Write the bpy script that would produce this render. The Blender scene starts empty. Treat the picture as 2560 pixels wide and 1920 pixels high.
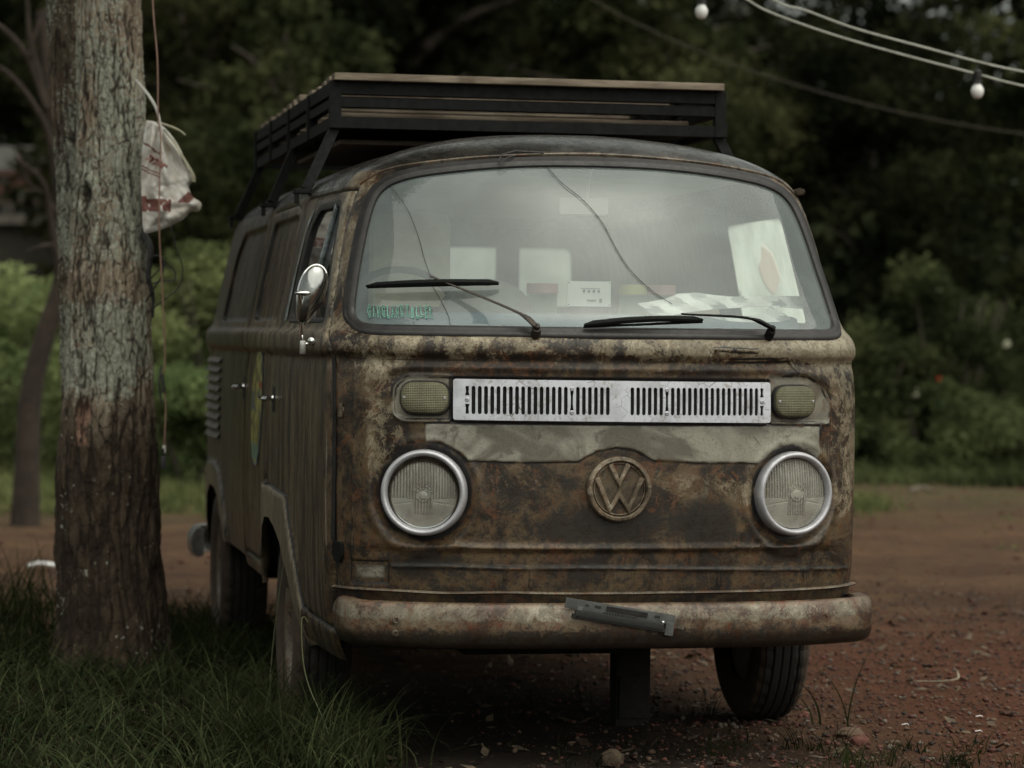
import bpy, bmesh, math, random
import numpy as np
from mathutils import Vector, Matrix, noise as mnoise
from mathutils.geometry import delaunay_2d_cdt
scene=bpy.context.scene
R=math.radians
# ---------------------------------------------------------------- camera
CAM=(-1.9073,-8.3085,1.2937,.1889,-.0173,.0116,2.8024)
def _rot(a,b,c):
    ca,sa,cb,sb,cc,sc=math.cos(a),math.sin(a),math.cos(b),math.sin(b),math.cos(c),math.sin(c)
    f=np.array([sa*cb,ca*cb,sb]);r=np.array([ca,-sa,0.]);u=np.cross(r,f)
    return cc*r+sc*u,-sc*r+cc*u,f
_r,_u,_f=_rot(*CAM[3:6])
cd=bpy.data.cameras.new('camera');cam=bpy.data.objects.new('camera',cd);scene.collection.objects.link(cam)
cam.matrix_world=Matrix([[_r[0],_u[0],-_f[0],CAM[0]],[_r[1],_u[1],-_f[1],CAM[1]],[_r[2],_u[2],-_f[2],CAM[2]],[0,0,0,1]])
cd.sensor_width=36;cd.lens=36*CAM[6];cd.clip_end=600;cd.clip_start=.1
cd.dof.use_dof=True;cd.dof.focus_distance=8.75;cd.dof.aperture_fstop=2.9
scene.camera=cam
# ---------------------------------------------------------------- world and sun
SUN_EL,SUN_AZ=R(64),R(152)          # azimuth clockwise from +Y: the sun stands behind and left of the camera
w=bpy.data.worlds.new('World');scene.world=w;w.use_nodes=True
nt=w.node_tree;nt.nodes.clear()
sk=nt.nodes.new('ShaderNodeTexSky');sk.sky_type='NISHITA';sk.sun_disc=False;sk.sun_elevation=SUN_EL;sk.sun_rotation=SUN_AZ
sk.air_density=1.0;sk.dust_density=4.0;sk.ozone_density=1.0
hs=nt.nodes.new('ShaderNodeHueSaturation');hs.inputs['Saturation'].default_value=.22
bg=nt.nodes.new('ShaderNodeBackground');bg.inputs['Strength'].default_value=.072
wo=nt.nodes.new('ShaderNodeOutputWorld')
tn=nt.nodes.new('ShaderNodeMix');tn.data_type='RGBA';tn.blend_type='MULTIPLY';tn.inputs[0].default_value=1;tn.inputs[7].default_value=(.975,1,.88,1)
nt.links.new(sk.outputs[0],hs.inputs['Color']);nt.links.new(hs.outputs[0],tn.inputs[6]);nt.links.new(tn.outputs[2],bg.inputs[0]);nt.links.new(bg.outputs[0],wo.inputs[0])
sd=bpy.data.lights.new('sun','SUN');sd.energy=1.5;sd.angle=R(112);sd.color=(1,.965,.85)
so=bpy.data.objects.new('sun',sd);scene.collection.objects.link(so)
_sv=Vector((math.sin(SUN_AZ)*math.cos(SUN_EL),math.cos(SUN_AZ)*math.cos(SUN_EL),math.sin(SUN_EL)))
so.rotation_euler=_sv.to_track_quat('Z','Y').to_euler()
so.location=(-6,-10,14)
scene.view_settings.view_transform='Standard';scene.view_settings.look='None'
scene.view_settings.exposure=.74;scene.view_settings.gamma=1
scene.render.engine='CYCLES'
scene.cycles.max_bounces=8;scene.cycles.transparent_max_bounces=16
# ---------------------------------------------------------------- helpers
rng=np.random.default_rng(7);random.seed(7)
COL=scene.collection
def link(o,parent=None):
    COL.objects.link(o)
    if parent is not None:o.parent=parent
    return o
def tag(o,label=None,cat=None,group=None,kind=None):
    if label:o['label']=label
    if cat:o['category']=cat
    if group:o['group']=group
    if kind:o['kind']=kind
    return o
def empty(name,loc,label,cat,group=None,kind=None):
    o=bpy.data.objects.new(name,None);o.empty_display_size=.1;o.location=loc;link(o);bpy.context.view_layer.update()
    return tag(o,label,cat,group,kind)
class MB:
    """collects geometry in world coordinates; build() makes ONE mesh object"""
    def __init__(s):s.v=[];s.f=[];s.m=[];s.n=0
    def add(s,v,f,m=0):
        v=np.asarray(v,float).reshape(-1,3);s.v.append(v)
        for a in f:s.f.append([int(i)+s.n for i in a])
        s.m+= [m]*len(f);s.n+=len(v);return s
    def box(s,c,d,rot=None,m=0,bev=0):
        hx,hy,hz=d[0]/2,d[1]/2,d[2]/2
        if bev<=0:
            v=np.array([[x,y,z] for x in(-hx,hx) for y in(-hy,hy) for z in(-hz,hz)])
            f=[(0,1,3,2),(4,6,7,5),(0,4,5,1),(2,3,7,6),(0,2,6,4),(1,5,7,3)]
        else:
            bm=bmesh.new();bmesh.ops.create_cube(bm,size=1)
            for q in bm.verts:q.co=Vector((q.co.x*d[0],q.co.y*d[1],q.co.z*d[2]))
            bmesh.ops.bevel(bm,geom=list(bm.edges),offset=bev,segments=2,affect='EDGES',profile=.6)
            bm.verts.index_update();v=np.array([q.co[:] for q in bm.verts]);f=[[q.index for q in g.verts] for g in bm.faces];bm.free()
        if rot is not None:v=v@np.array(rot).T
        return s.add(v+np.array(c),f,m)
    def bar(s,a,b,wd,ht,up=(0,0,1),m=0,bev=0):
        a=np.array(a,float);b=np.array(b,float);d=b-a;L=np.linalg.norm(d);d/=L
        x=np.cross(d,up);x/=np.linalg.norm(x);z=np.cross(x,d)
        return s.box((a+b)/2,(wd,L,ht),np.stack([x,d,z],1),m,bev)
    def tube(s,path,r,seg=8,m=0,cap=True,flat=1.0):
        P=np.asarray(path,float);n=len(P);r=np.broadcast_to(np.asarray(r,float),(n,))
        T=np.gradient(P,axis=0);T/=np.linalg.norm(T,axis=1,keepdims=True)+1e-12
        nx=np.cross(T[0],(0,0,1.));
        if np.linalg.norm(nx)<.1:nx=np.cross(T[0],(0,1.,0))
        nx/=np.linalg.norm(nx);V=[]
        an=np.linspace(0,2*np.pi,seg,endpoint=False)
        for i in range(n):
            nx=nx-T[i]*np.dot(nx,T[i]);nx/=np.linalg.norm(nx)+1e-12;ny=np.cross(T[i],nx)
            V.append(P[i]+r[i]*(np.cos(an)[:,None]*nx+flat*np.sin(an)[:,None]*ny))
        f=[(i*seg+j,i*seg+(j+1)%seg,(i+1)*seg+(j+1)%seg,(i+1)*seg+j) for i in range(n-1) for j in range(seg)]
        if cap:f+=[tuple(range(seg))[::-1],tuple(range((n-1)*seg,n*seg))]
        return s.add(np.concatenate(V),f,m)
    def lathe(s,prof,c,axis=(0,-1,0),seg=48,m=0,close=False,sx=1,sy=1,warp=None):
        """prof: list of (radius, along axis)"""
        ax=np.array(axis,float);ax/=np.linalg.norm(ax)
        x=np.cross((0,0,1.),ax);
        if np.linalg.norm(x)<.01:x=np.array([1.,0,0])
        x/=np.linalg.norm(x);z=np.cross(ax,x);an=np.linspace(0,2*np.pi,seg,endpoint=False);V=[]
        for r,h in prof:V.append(np.array(c)+ax*h+r*sx*np.cos(an)[:,None]*x+r*sy*np.sin(an)[:,None]*z)
        n=len(prof);f=[(i*seg+j,i*seg+(j+1)%seg,(i+1)*seg+(j+1)%seg,(i+1)*seg+j) for i in range(n-1) for j in range(seg)]
        if close:f+=[((n-1)*seg+j,(n-1)*seg+(j+1)%seg,(j+1)%seg,j) for j in range(seg)]
        return s.add(np.concatenate(V),f,m)
    def sphere(s,c,r,seg=16,rings=10,m=0,rot=None):
        r=np.broadcast_to(np.asarray(r,float),(3,));V=[];
        for i in range(rings+1):
            t=math.pi*i/rings
            for j in range(seg):
                p=2*math.pi*j/seg;V.append((math.sin(t)*math.cos(p)*r[0],math.sin(t)*math.sin(p)*r[1],math.cos(t)*r[2]))
        V=np.array(V)
        if rot is not None:V=V@np.array(rot).T
        f=[(i*seg+j,(i+1)*seg+j,(i+1)*seg+(j+1)%seg,i*seg+(j+1)%seg) for i in range(rings) for j in range(seg)]
        return s.add(V+np.array(c),f,m)
    def build(s,name,mats,parent=None,smooth=True,bevel=0,sharp=None):
        me=bpy.data.meshes.new(name);v=np.concatenate(s.v) if s.v else np.zeros((0,3))
        off=np.array(parent_loc(parent)) if parent is not None else np.zeros(3)
        me.from_pydata((v-off).tolist(),[],s.f)
        for q in (mats if isinstance(mats,(list,tuple)) else [mats]):me.materials.append(q)
        me.polygons.foreach_set('material_index',s.m)
        if smooth:me.polygons.foreach_set('use_smooth',[True]*len(s.f))
        me.update()
        if smooth and sharp is None:sharp=40
        if smooth and sharp<180:
            try:me.set_sharp_from_angle(angle=R(sharp))
            except Exception:pass
        o=bpy.data.objects.new(name,me);link(o,parent)
        if bevel:
            b=o.modifiers.new('b','BEVEL');b.width=bevel;b.segments=2;b.limit_method='ANGLE'
        return o
def parent_loc(p):
    l=Vector((0,0,0))
    while p is not None:l=l+p.location;p=p.parent
    return l
def spline(pts,n=12):
    """Catmull-Rom through pts"""
    P=np.asarray(pts,float);P=np.vstack([2*P[0]-P[1],P,2*P[-1]-P[-2]]);o=[]
    for i in range(1,len(P)-2):
        for t in np.linspace(0,1,n,endpoint=False):
            o.append(.5*((2*P[i])+(-P[i-1]+P[i+1])*t+(2*P[i-1]-5*P[i]+4*P[i+1]-P[i+2])*t*t+(-P[i-1]+3*P[i]-3*P[i+1]+P[i+2])*t**3))
    o.append(P[-2]);return np.array(o)
def vnoise(p,seed=0):
    p=np.asarray(p,float);i=np.floor(p).astype(np.int64);f=p-i;f=f*f*(3-2*f)
    def h(a):
        x=(a[...,0]*374761393+a[...,1]*668265263+a[...,2]*2147483647+seed*974634777)&0xffffffff
        x=((x^(x>>13))*1274126177)&0xffffffff;x=(x^(x>>16))&0xffffffff
        x=(x*2246822519)&0xffffffff;x=x^(x>>15)
        return (x&0xffffff)/float(0xffffff)
    r=0
    for dx in(0,1):
        for dy in(0,1):
            for dz in(0,1):
                wt=np.where(dx,f[...,0],1-f[...,0])*np.where(dy,f[...,1],1-f[...,1])*np.where(dz,f[...,2],1-f[...,2])
                r=r+wt*h(i+np.array([dx,dy,dz]))
    return r
def fbm(p,oct=4,seed=0):
    p=np.asarray(p,float);r=0;a=1;t=0
    for k in range(oct):r=r+a*vnoise(p*2**k+k*17.3,seed+k);t+=a;a*=.5
    return r/t
# ---------------------------------------------------------------- materials
def newmat(name):
    m=bpy.data.materials.new(name);m.use_nodes=True;t=m.node_tree;t.nodes.clear();return m,t
class NG:
    def __init__(s,t):s.t=t
    def n(s,ty,**k):
        q=s.t.nodes.new(ty)
        for a,b in k.items():setattr(q,a,b)
        return q
    def l(s,a,b):s.t.links.new(a,b)
    def coord(s,kind='Object',scale=(1,1,1),loc=(0,0,0)):
        c=s.n('ShaderNodeTexCoord');m=s.n('ShaderNodeMapping');m.inputs['Scale'].default_value=scale;m.inputs['Location'].default_value=loc
        s.l(c.outputs[kind],m.inputs['Vector']);return m.outputs[0]
    def noise(s,vec,scale,detail=6,rough=.6,dist=0):
        q=s.n('ShaderNodeTexNoise');q.inputs['Scale'].default_value=scale;q.inputs['Detail'].default_value=detail;q.inputs['Roughness'].default_value=rough;q.inputs['Distortion'].default_value=dist
        if vec is not None:s.l(vec,q.inputs['Vector'])
        return q.outputs[0]
    def vor(s,vec,scale,feature='F1',rand=1):
        q=s.n('ShaderNodeTexVoronoi',feature=feature);q.inputs['Scale'].default_value=scale;q.inputs['Randomness'].default_value=rand
        if vec is not None:s.l(vec,q.inputs['Vector'])
        return q.outputs[0]
    def mr(s,v,a,b,c=0,d=1,smooth=True):
        q=s.n('ShaderNodeMapRange');q.interpolation_type='SMOOTHSTEP' if smooth else 'LINEAR'
        q.inputs[1].default_value=a;q.inputs[2].default_value=b;q.inputs[3].default_value=c;q.inputs[4].default_value=d
        s.l(v,q.inputs[0]);return q.outputs[0]
    def math(s,op,a,b=None,c=None):
        q=s.n('ShaderNodeMath',operation=op)
        for i,x in enumerate((a,b,c)):
            if x is None:continue
            if isinstance(x,(int,float)):q.inputs[i].default_value=x
            else:s.l(x,q.inputs[i])
        return q.outputs[0]
    def mix(s,f,a,b,mode='MIX'):
        q=s.n('ShaderNodeMix',data_type='RGBA',blend_type=mode)
        for sock,x in((q.inputs[0],f),(q.inputs[6],a),(q.inputs[7],b)):
            if isinstance(x,(int,float)):sock.default_value=x
            elif isinstance(x,(tuple,list)):sock.default_value=(*x[:3],1)
            else:s.l(x,sock)
        return q.outputs[2]
    def attr(s,name):
        q=s.n('ShaderNodeAttribute');q.attribute_name=name;return q
    def pbsdf(s,color,rough=.6,metal=0,spec=.5,bump=None,bd=.01,bs=.5,**k):
        q=s.n('ShaderNodeBsdfPrincipled')
        for nm,x in(('Base Color',color),('Roughness',rough),('Metallic',metal),('Specular IOR Level',spec)):
            if isinstance(x,(int,float)):q.inputs[nm].default_value=x
            elif isinstance(x,(tuple,list)):q.inputs[nm].default_value=(*x[:3],1)
            else:s.l(x,q.inputs[nm])
        for nm,x in k.items():q.inputs[nm.replace('_',' ')].default_value=x
        if bump is not None:
            b=s.n('ShaderNodeBump');b.inputs['Distance'].default_value=bd;b.inputs['Strength'].default_value=bs
            s.l(bump,b.inputs['Height']);s.l(b.outputs[0],q.inputs['Normal'])
        return q
    def out(s,sh):
        o=s.n('ShaderNodeOutputMaterial');s.l(sh.outputs[0] if hasattr(sh,'outputs') else sh,o.inputs[0])
def simple(name,c,rough=.6,metal=0,var=.25,scale=12,spec=.5,bump=.3,bd=.002,c2=None):
    m,t=newmat(name);g=NG(t);v=g.coord()
    n=g.noise(v,scale,6,.6);c2=c2 or tuple(x*(1-var) for x in c)
    col=g.mix(g.mr(n,.35,.65),c2,c);n2=g.noise(v,scale*6,4,.6)
    g.out(g.pbsdf(col,g.mr(n2,.2,.8,max(rough-.1,0),min(rough+.12,1)),metal,spec,bump=n2 if bump else None,bd=bd,bs=bump));return m
def rusty(name,streak=False,base=None,pale=(.42,.375,.27),palebias=0.,zones=True,dark=(.011,.0085,.006),rough=(.34,.66),rustc=(.115,.046,.018),metal=.12,bs=.6):
    m,t=newmat(name);g=NG(t)
    v=g.coord(scale=(1,1,.14) if streak else (1,1,1));vi=g.coord()
    n1=g.noise(v,6.5 if not streak else 16,10,.72,.6);n2=g.noise(v,34 if not streak else 60,8,.75,.4);n3=g.noise(vi,2.3,4,.55,.8);n4=g.noise(vi,140,5,.75);n6=g.noise(vi,14,8,.78,1.0)
    c1,c2=base or ((.013,.008,.0045),(.112,.074,.037))
    col=g.mix(g.mr(g.math('ADD',g.math('MULTIPLY',n1,.75),g.math('MULTIPLY',n4,.25)),.44,.56),c1,c2)
    col=g.mix(g.math('MULTIPLY',g.mr(g.math('ADD',g.math('MULTIPLY',n6,.8),g.math('MULTIPLY',n4,.2)),.52,.58),.8),col,rustc)
    col=g.mix(g.math('MULTIPLY',g.mr(n2,.53,.59),.65),col,(.014,.011,.009))
    col=g.mix(g.math('MULTIPLY',g.mr(n4,.54,.62),.6),col,(.010,.008,.006))
    if not streak:
        n7=g.noise(g.coord(scale=(1,1,.16)),26,7,.7);col=g.mix(g.math('MULTIPLY',g.mr(n7,.53,.63),.38),col,(.115,.055,.024))
    f=g.math('ADD',g.math('ADD',g.math('MULTIPLY',n1,.26),g.math('MULTIPLY',n6,.27)),g.math('ADD',g.math('MULTIPLY',n2,.30),g.math('MULTIPLY',n4,.17)))
    if zones:
        a=g.attr('zone');sp=g.n('ShaderNodeSeparateColor');g.l(a.outputs['Color'],sp.inputs[0])
        P_,D_,B_=sp.outputs;Gv=a.outputs['Alpha']
        pm=g.mr(g.math('ADD',f,g.math('MULTIPLY',g.math('SUBTRACT',P_,.5),.26)),.520-palebias,.568-palebias)
        palec=g.mix(g.mr(n3,.35,.65),pale,tuple(x*.60 for x in pale))
        palec=g.mix(g.math('MULTIPLY',g.mr(g.math('ADD',g.math('MULTIPLY',n2,.6),g.math('MULTIPLY',n4,.4)),.47,.54),.75),palec,tuple(x*.30 for x in (pale[0],pale[1]*.85,pale[2]*.7)))
        col=g.mix(g.math('MULTIPLY',pm,.82),col,palec)
        dm=g.mr(g.math('ADD',f,g.math('MULTIPLY',g.math('SUBTRACT',D_,.5),.40)),.52,.66)
        col=g.mix(g.math('MULTIPLY',dm,.92),col,dark)
        n5=g.noise(vi,5.5,4,.5,1.6)
        pc=g.mix(g.mr(n5,.38,.60),(.125,.115,.09),(.30,.29,.24));pc=g.mix(g.math('MULTIPLY',g.mr(n2,.58,.70),.5),pc,(.070,.045,.030));pc=g.mix(g.math('MULTIPLY',g.mr(n6,.55,.62),.6),pc,(.06,.045,.033));pc=g.mix(g.math('MULTIPLY',g.mr(n4,.54,.62),.4),pc,(.05,.04,.03))
        col=g.mix(B_,col,pc)
        gm=g.mr(g.math('ADD',Gv,g.math('MULTIPLY',g.math('SUBTRACT',n2,.5),.9)),.35,.7)
        col=g.mix(gm,col,(.007,.0055,.0045))
    else:
        pm=g.mr(g.math('ADD',f,palebias),.50,.58);col=g.mix(g.math('MULTIPLY',pm,.85),col,pale)
    r=g.mr(n2,.35,.65,rough[0],rough[1])
    h=g.math('ADD',g.math('ADD',g.math('MULTIPLY',n2,.55),g.math('MULTIPLY',n4,.25)),g.math('MULTIPLY',n6,.35))
    g.out(g.pbsdf(col,r,metal,.5,bump=h,bd=.0038,bs=bs,Coat_Weight=.18,Coat_Roughness=.28));return m
def glass(name,tint=(.9,.95,.92),dirt=.12,dirt_haze_col=(.5,.52,.49),rough=.03,smear=True,ior=1.5,c=(1,1,1),lo=.55):
    m,t=newmat(name);g=NG(t);v=g.coord(scale=c)
    tr=g.n('ShaderNodeBsdfTransparent');tr.inputs[0].default_value=(*tint,1)
    df=g.n('ShaderNodeBsdfDiffuse');df.inputs[0].default_value=(*dirt_haze_col,1)
    gl=g.n('ShaderNodeBsdfGlossy');gl.inputs['Roughness'].default_value=rough
    n=g.noise(v,3,7,.6,1.5);n2=g.noise(v,60,4,.7)
    d=g.math('ADD',g.mr(n,.3,.7,dirt*.86,dirt*1.14),g.mr(n2,.64,.8,0,.08))
    m1=g.n('ShaderNodeMixShader');g.l(d,m1.inputs[0]);g.l(tr.outputs[0],m1.inputs[1]);g.l(df.outputs[0],m1.inputs[2])
    fr=g.n('ShaderNodeFresnel');fr.inputs[0].default_value=ior
    m2=g.n('ShaderNodeMixShader');g.l(g.math('MULTIPLY',fr.outputs[0],1.25),m2.inputs[0]);g.l(m1.outputs[0],m2.inputs[1]);g.l(gl.outputs[0],m2.inputs[2])
    g.out(m2);return m
M={}
M['front']=rusty('rusted_front')
M['side']=rusty('rusted_side',streak=True,base=((.020,.013,.008),(.125,.094,.057)),pale=(.26,.215,.15),palebias=.005,rustc=(.075,.038,.018))
M['roof']=rusty('worn_roof',base=((.08,.073,.062),(.20,.187,.165)),pale=(.30,.29,.26),palebias=-.07,rough=(.12,.30),rustc=(.05,.036,.025),metal=.85,bs=.12)
M['bumper']=rusty('rusted_bumper',base=((.05,.024,.013),(.17,.125,.08)),pale=(.36,.34,.27),palebias=.0,rustc=(.13,.038,.015),rough=(.28,.6))
M['trim']=rusty('rusted_trim',zones=False,base=((.05,.035,.022),(.16,.13,.095)),pale=(.3,.28,.23),palebias=-.05)
M['plainrust']=rusty('rusted_plain',zones=False,base=((.030,.017,.009),(.11,.085,.05)),pale=(.22,.20,.15),palebias=-.04)
M['emblemm']=rusty('rubbed_emblem_metal',zones=False,base=((.07,.05,.03),(.25,.20,.14)),pale=(.46,.42,.33),palebias=-.01,rustc=(.13,.06,.03))
M['rubber']=simple('black_rubber',(.018,.017,.017),.55,var=.4,scale=20)
M['sealm']=simple('window_rubber',(.022,.020,.020),.5,var=.5,scale=14)
M['tyre']=simple('tyre_rubber',(.015,.013,.011),.85,var=.5,scale=10)
M['tyremud']=simple('muddy_sidewall',(.055,.036,.023),.9,var=.4,scale=16)
M['black']=simple('black_paint',(.0035,.004,.004),.75,spec=.25,var=.3,scale=8)
M['hollow']=simple('black_hollow',(.006,.006,.006),.9,var=.2)
M['wood']=None
M['chrome']=simple('chrome',(.75,.75,.74),.10,1,var=.15,scale=9,bump=.05)
M['mirrorshell']=simple('dark_chrome',(.36,.37,.36),.16,1,var=.2,scale=12,bump=.05)
M['dullchrome']=simple('dull_chrome',(.42,.41,.39),.33,.8,var=.4,scale=20)
M['satin']=simple('satin_ring',(.52,.52,.56),.42,.45,var=.2,scale=25,bump=.15)
M['white']=simple('white_plastic',(.72,.72,.72),.5,var=.08)
M['paper']=simple('white_paper',(.9,.9,.9),.7,var=.05)
M['cloth']=simple('beige_fabric',(.78,.70,.52),.9,var=.2)
M['darkplastic']=simple('dark_plastic',(.015,.015,.015),.75)
M['greyint']=simple('interior_grey',(.16,.155,.14),.8,var=.3)
M['bluedash']=simple('dashboard_blue',(.13,.19,.25),.6,var=.2)
M['glass']=glass('windshield_glass',dirt=.25,dirt_haze_col=(.46,.53,.53))  # dirt film also paints in the pale sky haze reflected by the glass
M['sideglass']=glass('side_glass',dirt=.05)
M['reflector']=simple('lamp_reflector',(.88,.86,.76),.13,.9,var=.25,scale=14,bump=.1)
def lens_mat():
    m,t=newmat('fluted_lamp_glass');g=NG(t);v=g.coord();n=g.noise(v,12,5,.6);sp=g.n('ShaderNodeSeparateXYZ');g.l(v,sp.inputs[0])
    at=g.attr('flute');fl=g.math('POWER',g.math('ABSOLUTE',g.math('SINE',g.math('MULTIPLY',sp.outputs[0],370))),1.5);h=g.math('ADD',g.math('MULTIPLY',fl,at.outputs['Fac']),g.math('MULTIPLY',at.outputs['Alpha'],0))
    bp=g.n('ShaderNodeBump');bp.inputs['Distance'].default_value=.004;bp.inputs['Strength'].default_value=.9;g.l(h,bp.inputs['Height'])
    gl=g.n('ShaderNodeBsdfGlass');gl.inputs['Roughness'].default_value=.05;gl.inputs['IOR'].default_value=1.4;g.l(bp.outputs[0],gl.inputs['Normal'])
    dc=g.mix(g.math('MULTIPLY',g.math('SUBTRACT',1,fl),g.math('MULTIPLY',at.outputs['Fac'],.5)),(.78,.77,.68),(.22,.21,.17));df=g.n('ShaderNodeBsdfDiffuse');g.l(dc,df.inputs[0]);g.l(bp.outputs[0],df.inputs['Normal'])  # light and dark of the ribs painted into the diffuse colour
    mx=g.n('ShaderNodeMixShader');g.l(g.mr(n,.3,.7,.24,.42),mx.inputs[0]);g.l(gl.outputs[0],mx.inputs[1]);g.l(df.outputs[0],mx.inputs[2]);g.out(mx);return m
M['lens']=lens_mat()
def hazy(name,c,k=.75):
    m,t=newmat(name);g=NG(t);v=g.coord();n=g.noise(v,4,5,.6)
    tl=g.n('ShaderNodeBsdfTranslucent');tl.inputs[0].default_value=(*c,1);tr=g.n('ShaderNodeBsdfTransparent');mx=g.n('ShaderNodeMixShader');g.l(g.mr(n,.3,.7,k*.8,min(1,k*1.2)),mx.inputs[0]);g.l(tr.outputs[0],mx.inputs[1]);g.l(tl.outputs[0],mx.inputs[2]);g.out(mx);return m
def grille_mat():
    m,t=newmat('cracked_white_paint');g=NG(t);v=g.coord()
    n=g.noise(v,14,4,.6);vo=g.vor(g.coord(),26,'DISTANCE_TO_EDGE');lim=g.noise(v,9,3,.5)
    cr=g.math('MULTIPLY',g.mr(vo,.0,.028,1,0),g.mr(lim,.5,.62));n8=g.noise(v,70,6,.75);n9=g.noise(v,6,6,.7)
    col=g.mix(g.mr(n,.4,.7),(.58,.60,.67),(.42,.43,.47));col=g.mix(g.math('MULTIPLY',g.mr(g.math('ADD',n8,g.math('MULTIPLY',n9,.6)),.82,.95),.55),col,(.20,.16,.12));col=g.mix(cr,col,(.12,.11,.10))
    g.out(g.pbsdf(col,.42,0,.5));return m
M['grille']=grille_mat()
def wood_mat():
    m,t=newmat('weathered_wood');g=NG(t);v=g.coord(scale=(.6,6,6));n=g.noise(v,6,7,.65,.4);n2=g.noise(g.coord(),9,4,.6)
    col=g.mix(g.mr(n,.35,.65),(.09,.065,.045),(.25,.205,.155));col=g.mix(g.math('MULTIPLY',g.mr(n2,.55,.7),.6),col,(.07,.045,.03))
    g.out(g.pbsdf(col,.8,bump=n,bd=.003,bs=.5));return m
M['wood']=wood_mat()
def signal_mat():
    m,t=newmat('olive_signal_lens');g=NG(t);v=g.coord()
    sp=g.n('ShaderNodeSeparateXYZ');g.l(v,sp.inputs[0])
    wx=g.math('ABSOLUTE',g.math('SINE',g.math('MULTIPLY',sp.outputs[0],620)));wz=g.math('ABSOLUTE',g.math('SINE',g.math('MULTIPLY',sp.outputs[2],620)))
    h=g.math('MULTIPLY',wx,wz);n=g.noise(v,16,4,.6)
    col=g.mix(g.mr(n,.35,.7),(.10,.095,.05),(.175,.165,.095));col=g.mix(g.mr(h,0,.5,.55,0),col,(.07,.065,.03))
    g.out(g.pbsdf(col,.28,0,.6,bump=h,bd=.002,bs=.8));return m
M['signal']=signal_mat()

# ---------------------------------------------------------------- body surface
# profile rows: z, half width, y front centre, y rear
PROF=np.array([
(.30,.774,.060,4.17),(.36,.800,.040,4.20),(.45,.817,.024,4.22),(.60,.827,.008,4.23),(.85,.831,.0,4.23),(1.05,.830,.0,4.22),
(1.18,.825,.006,4.20),(1.212,.822,.013,4.19),(1.222,.823,.011,4.19),(1.236,.831,.001,4.19),(1.255,.833,.001,4.19),(1.278,.832,.008,4.18),(1.296,.828,.024,4.15),(1.312,.821,.043,4.14),(1.33,.817,.064,4.13),
(1.50,.787,.150,4.08),(1.66,.757,.235,4.02),(1.74,.735,.285,3.98),(1.78,.710,.318,3.94),(1.82,.660,.360,3.88),(1.86,.582,.420,3.80),
(1.895,.47,.51,3.70),(1.925,.33,.66,3.5),(1.944,.17,.86,3.3),(1.95,.01,1.10,3.1)])
_d=np.diff(PROF,axis=0); _ds=np.sqrt(_d[:,0]**2+_d[:,2]**2+.0*_d[:,1]**2)
PS=np.concatenate([[0],np.cumsum(_ds)])
def _pchip(x,y):
    h=np.diff(x);dl=np.diff(y)/h;m=np.zeros(len(x))
    for i in range(1,len(x)-1):
        if dl[i-1]*dl[i]>0:
            w1=2*h[i]+h[i-1];w2=h[i]+2*h[i-1];m[i]=(w1+w2)/(w1/dl[i-1]+w2/dl[i])
    m[0]=dl[0];m[-1]=dl[-1]
    def f(q):
        q=np.clip(q,x[0],x[-1]);i=np.clip(np.searchsorted(x,q,side='right')-1,0,len(x)-2)
        t=(q-x[i])/h[i]
        return (y[i]*(2*t**3-3*t**2+1)+h[i]*m[i]*(t**3-2*t**2+t)+y[i+1]*(-2*t**3+3*t**2)+h[i]*m[i+1]*(t**3-t**2))
    return f
F_z,F_w,F_f,F_r=[_pchip(PS,PROF[:,k]) for k in range(4)]
_sg=np.linspace(0,PS[-1],4000);_zg=F_z(_sg)
def s_of_z(z): return np.interp(z,_zg,_sg)
TAP=.046
W0,LEN,DF,DR,NF,NR=.834,4.23,.34,.22,2.5,3.0
def _ref():
    th=np.linspace(0,np.pi/2,400)
    fx=W0*np.sin(th)**(2/NF);fy=DF*(1-np.cos(th)**(2/NF))
    sy=np.linspace(DF,LEN-DR,60)[1:-1];sx=np.full_like(sy,W0)
    ry=LEN-DR+DR*np.sin(th)**(2/NR)
    # rear corner: superellipse over the last 0.22 m
    rx=W0-.25+.25*np.cos(th)**(2/NR);
    ex=np.linspace(W0-.25,0,30)[1:];ey=np.full_like(ex,LEN)
    X=np.concatenate([fx,sx,rx,ex]);t=np.clip((np.concatenate([fy,sy,ry,ey])-.1)/1.2,0,1);X=X*(1+TAP*t*t*(3-2*t)/W0);Y=np.concatenate([fy,sy,ry,ey])
    U=np.concatenate([[0],np.cumsum(np.hypot(np.diff(X),np.diff(Y)))])
    return U,X,Y
RU,RX,RY=_ref();UMAX=RU[-1]
UC=float(np.interp(DF,RY[:500],RU[:500])) # start of the straight side
def S(u,s):
    u=np.asarray(u,float);s=np.asarray(s,float)
    px=np.interp(np.abs(u),RU,RX)*np.sign(u);py=np.interp(np.abs(u),RU,RY)
    f=F_f(s);r=F_r(s)
    k=np.interp(F_z(s),[1.1,1.26,1.33,1.5,1.74,1.9],[.06,.12,.28,.42,.42,.2])
    return np.stack([px*F_w(s)/W0,f+py*(r-f)/LEN+k*py*np.clip(1-py/1.1,0,1)**1.5*1.35,F_z(s)],-1)
def N(u,s):
    e=2e-3;a=S(u+e,s)-S(u-e,s);b=S(u,np.minimum(s+e,PS[-1]-1e-6))-S(u,np.maximum(s-e,0))
    n=np.cross(a,b);n/=np.linalg.norm(n,axis=-1,keepdims=True)+1e-12
    return n
def front(x,z):  # (X,Z) on the front -> (u,s)
    s=s_of_z(z);px=np.clip(np.abs(x)*W0/F_w(s),0,W0*.99999)
    return np.interp(px,RX[:400],RU[:400])*np.sign(x),s
_su=np.linspace(0,RU[488]+.6,1500)
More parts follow.
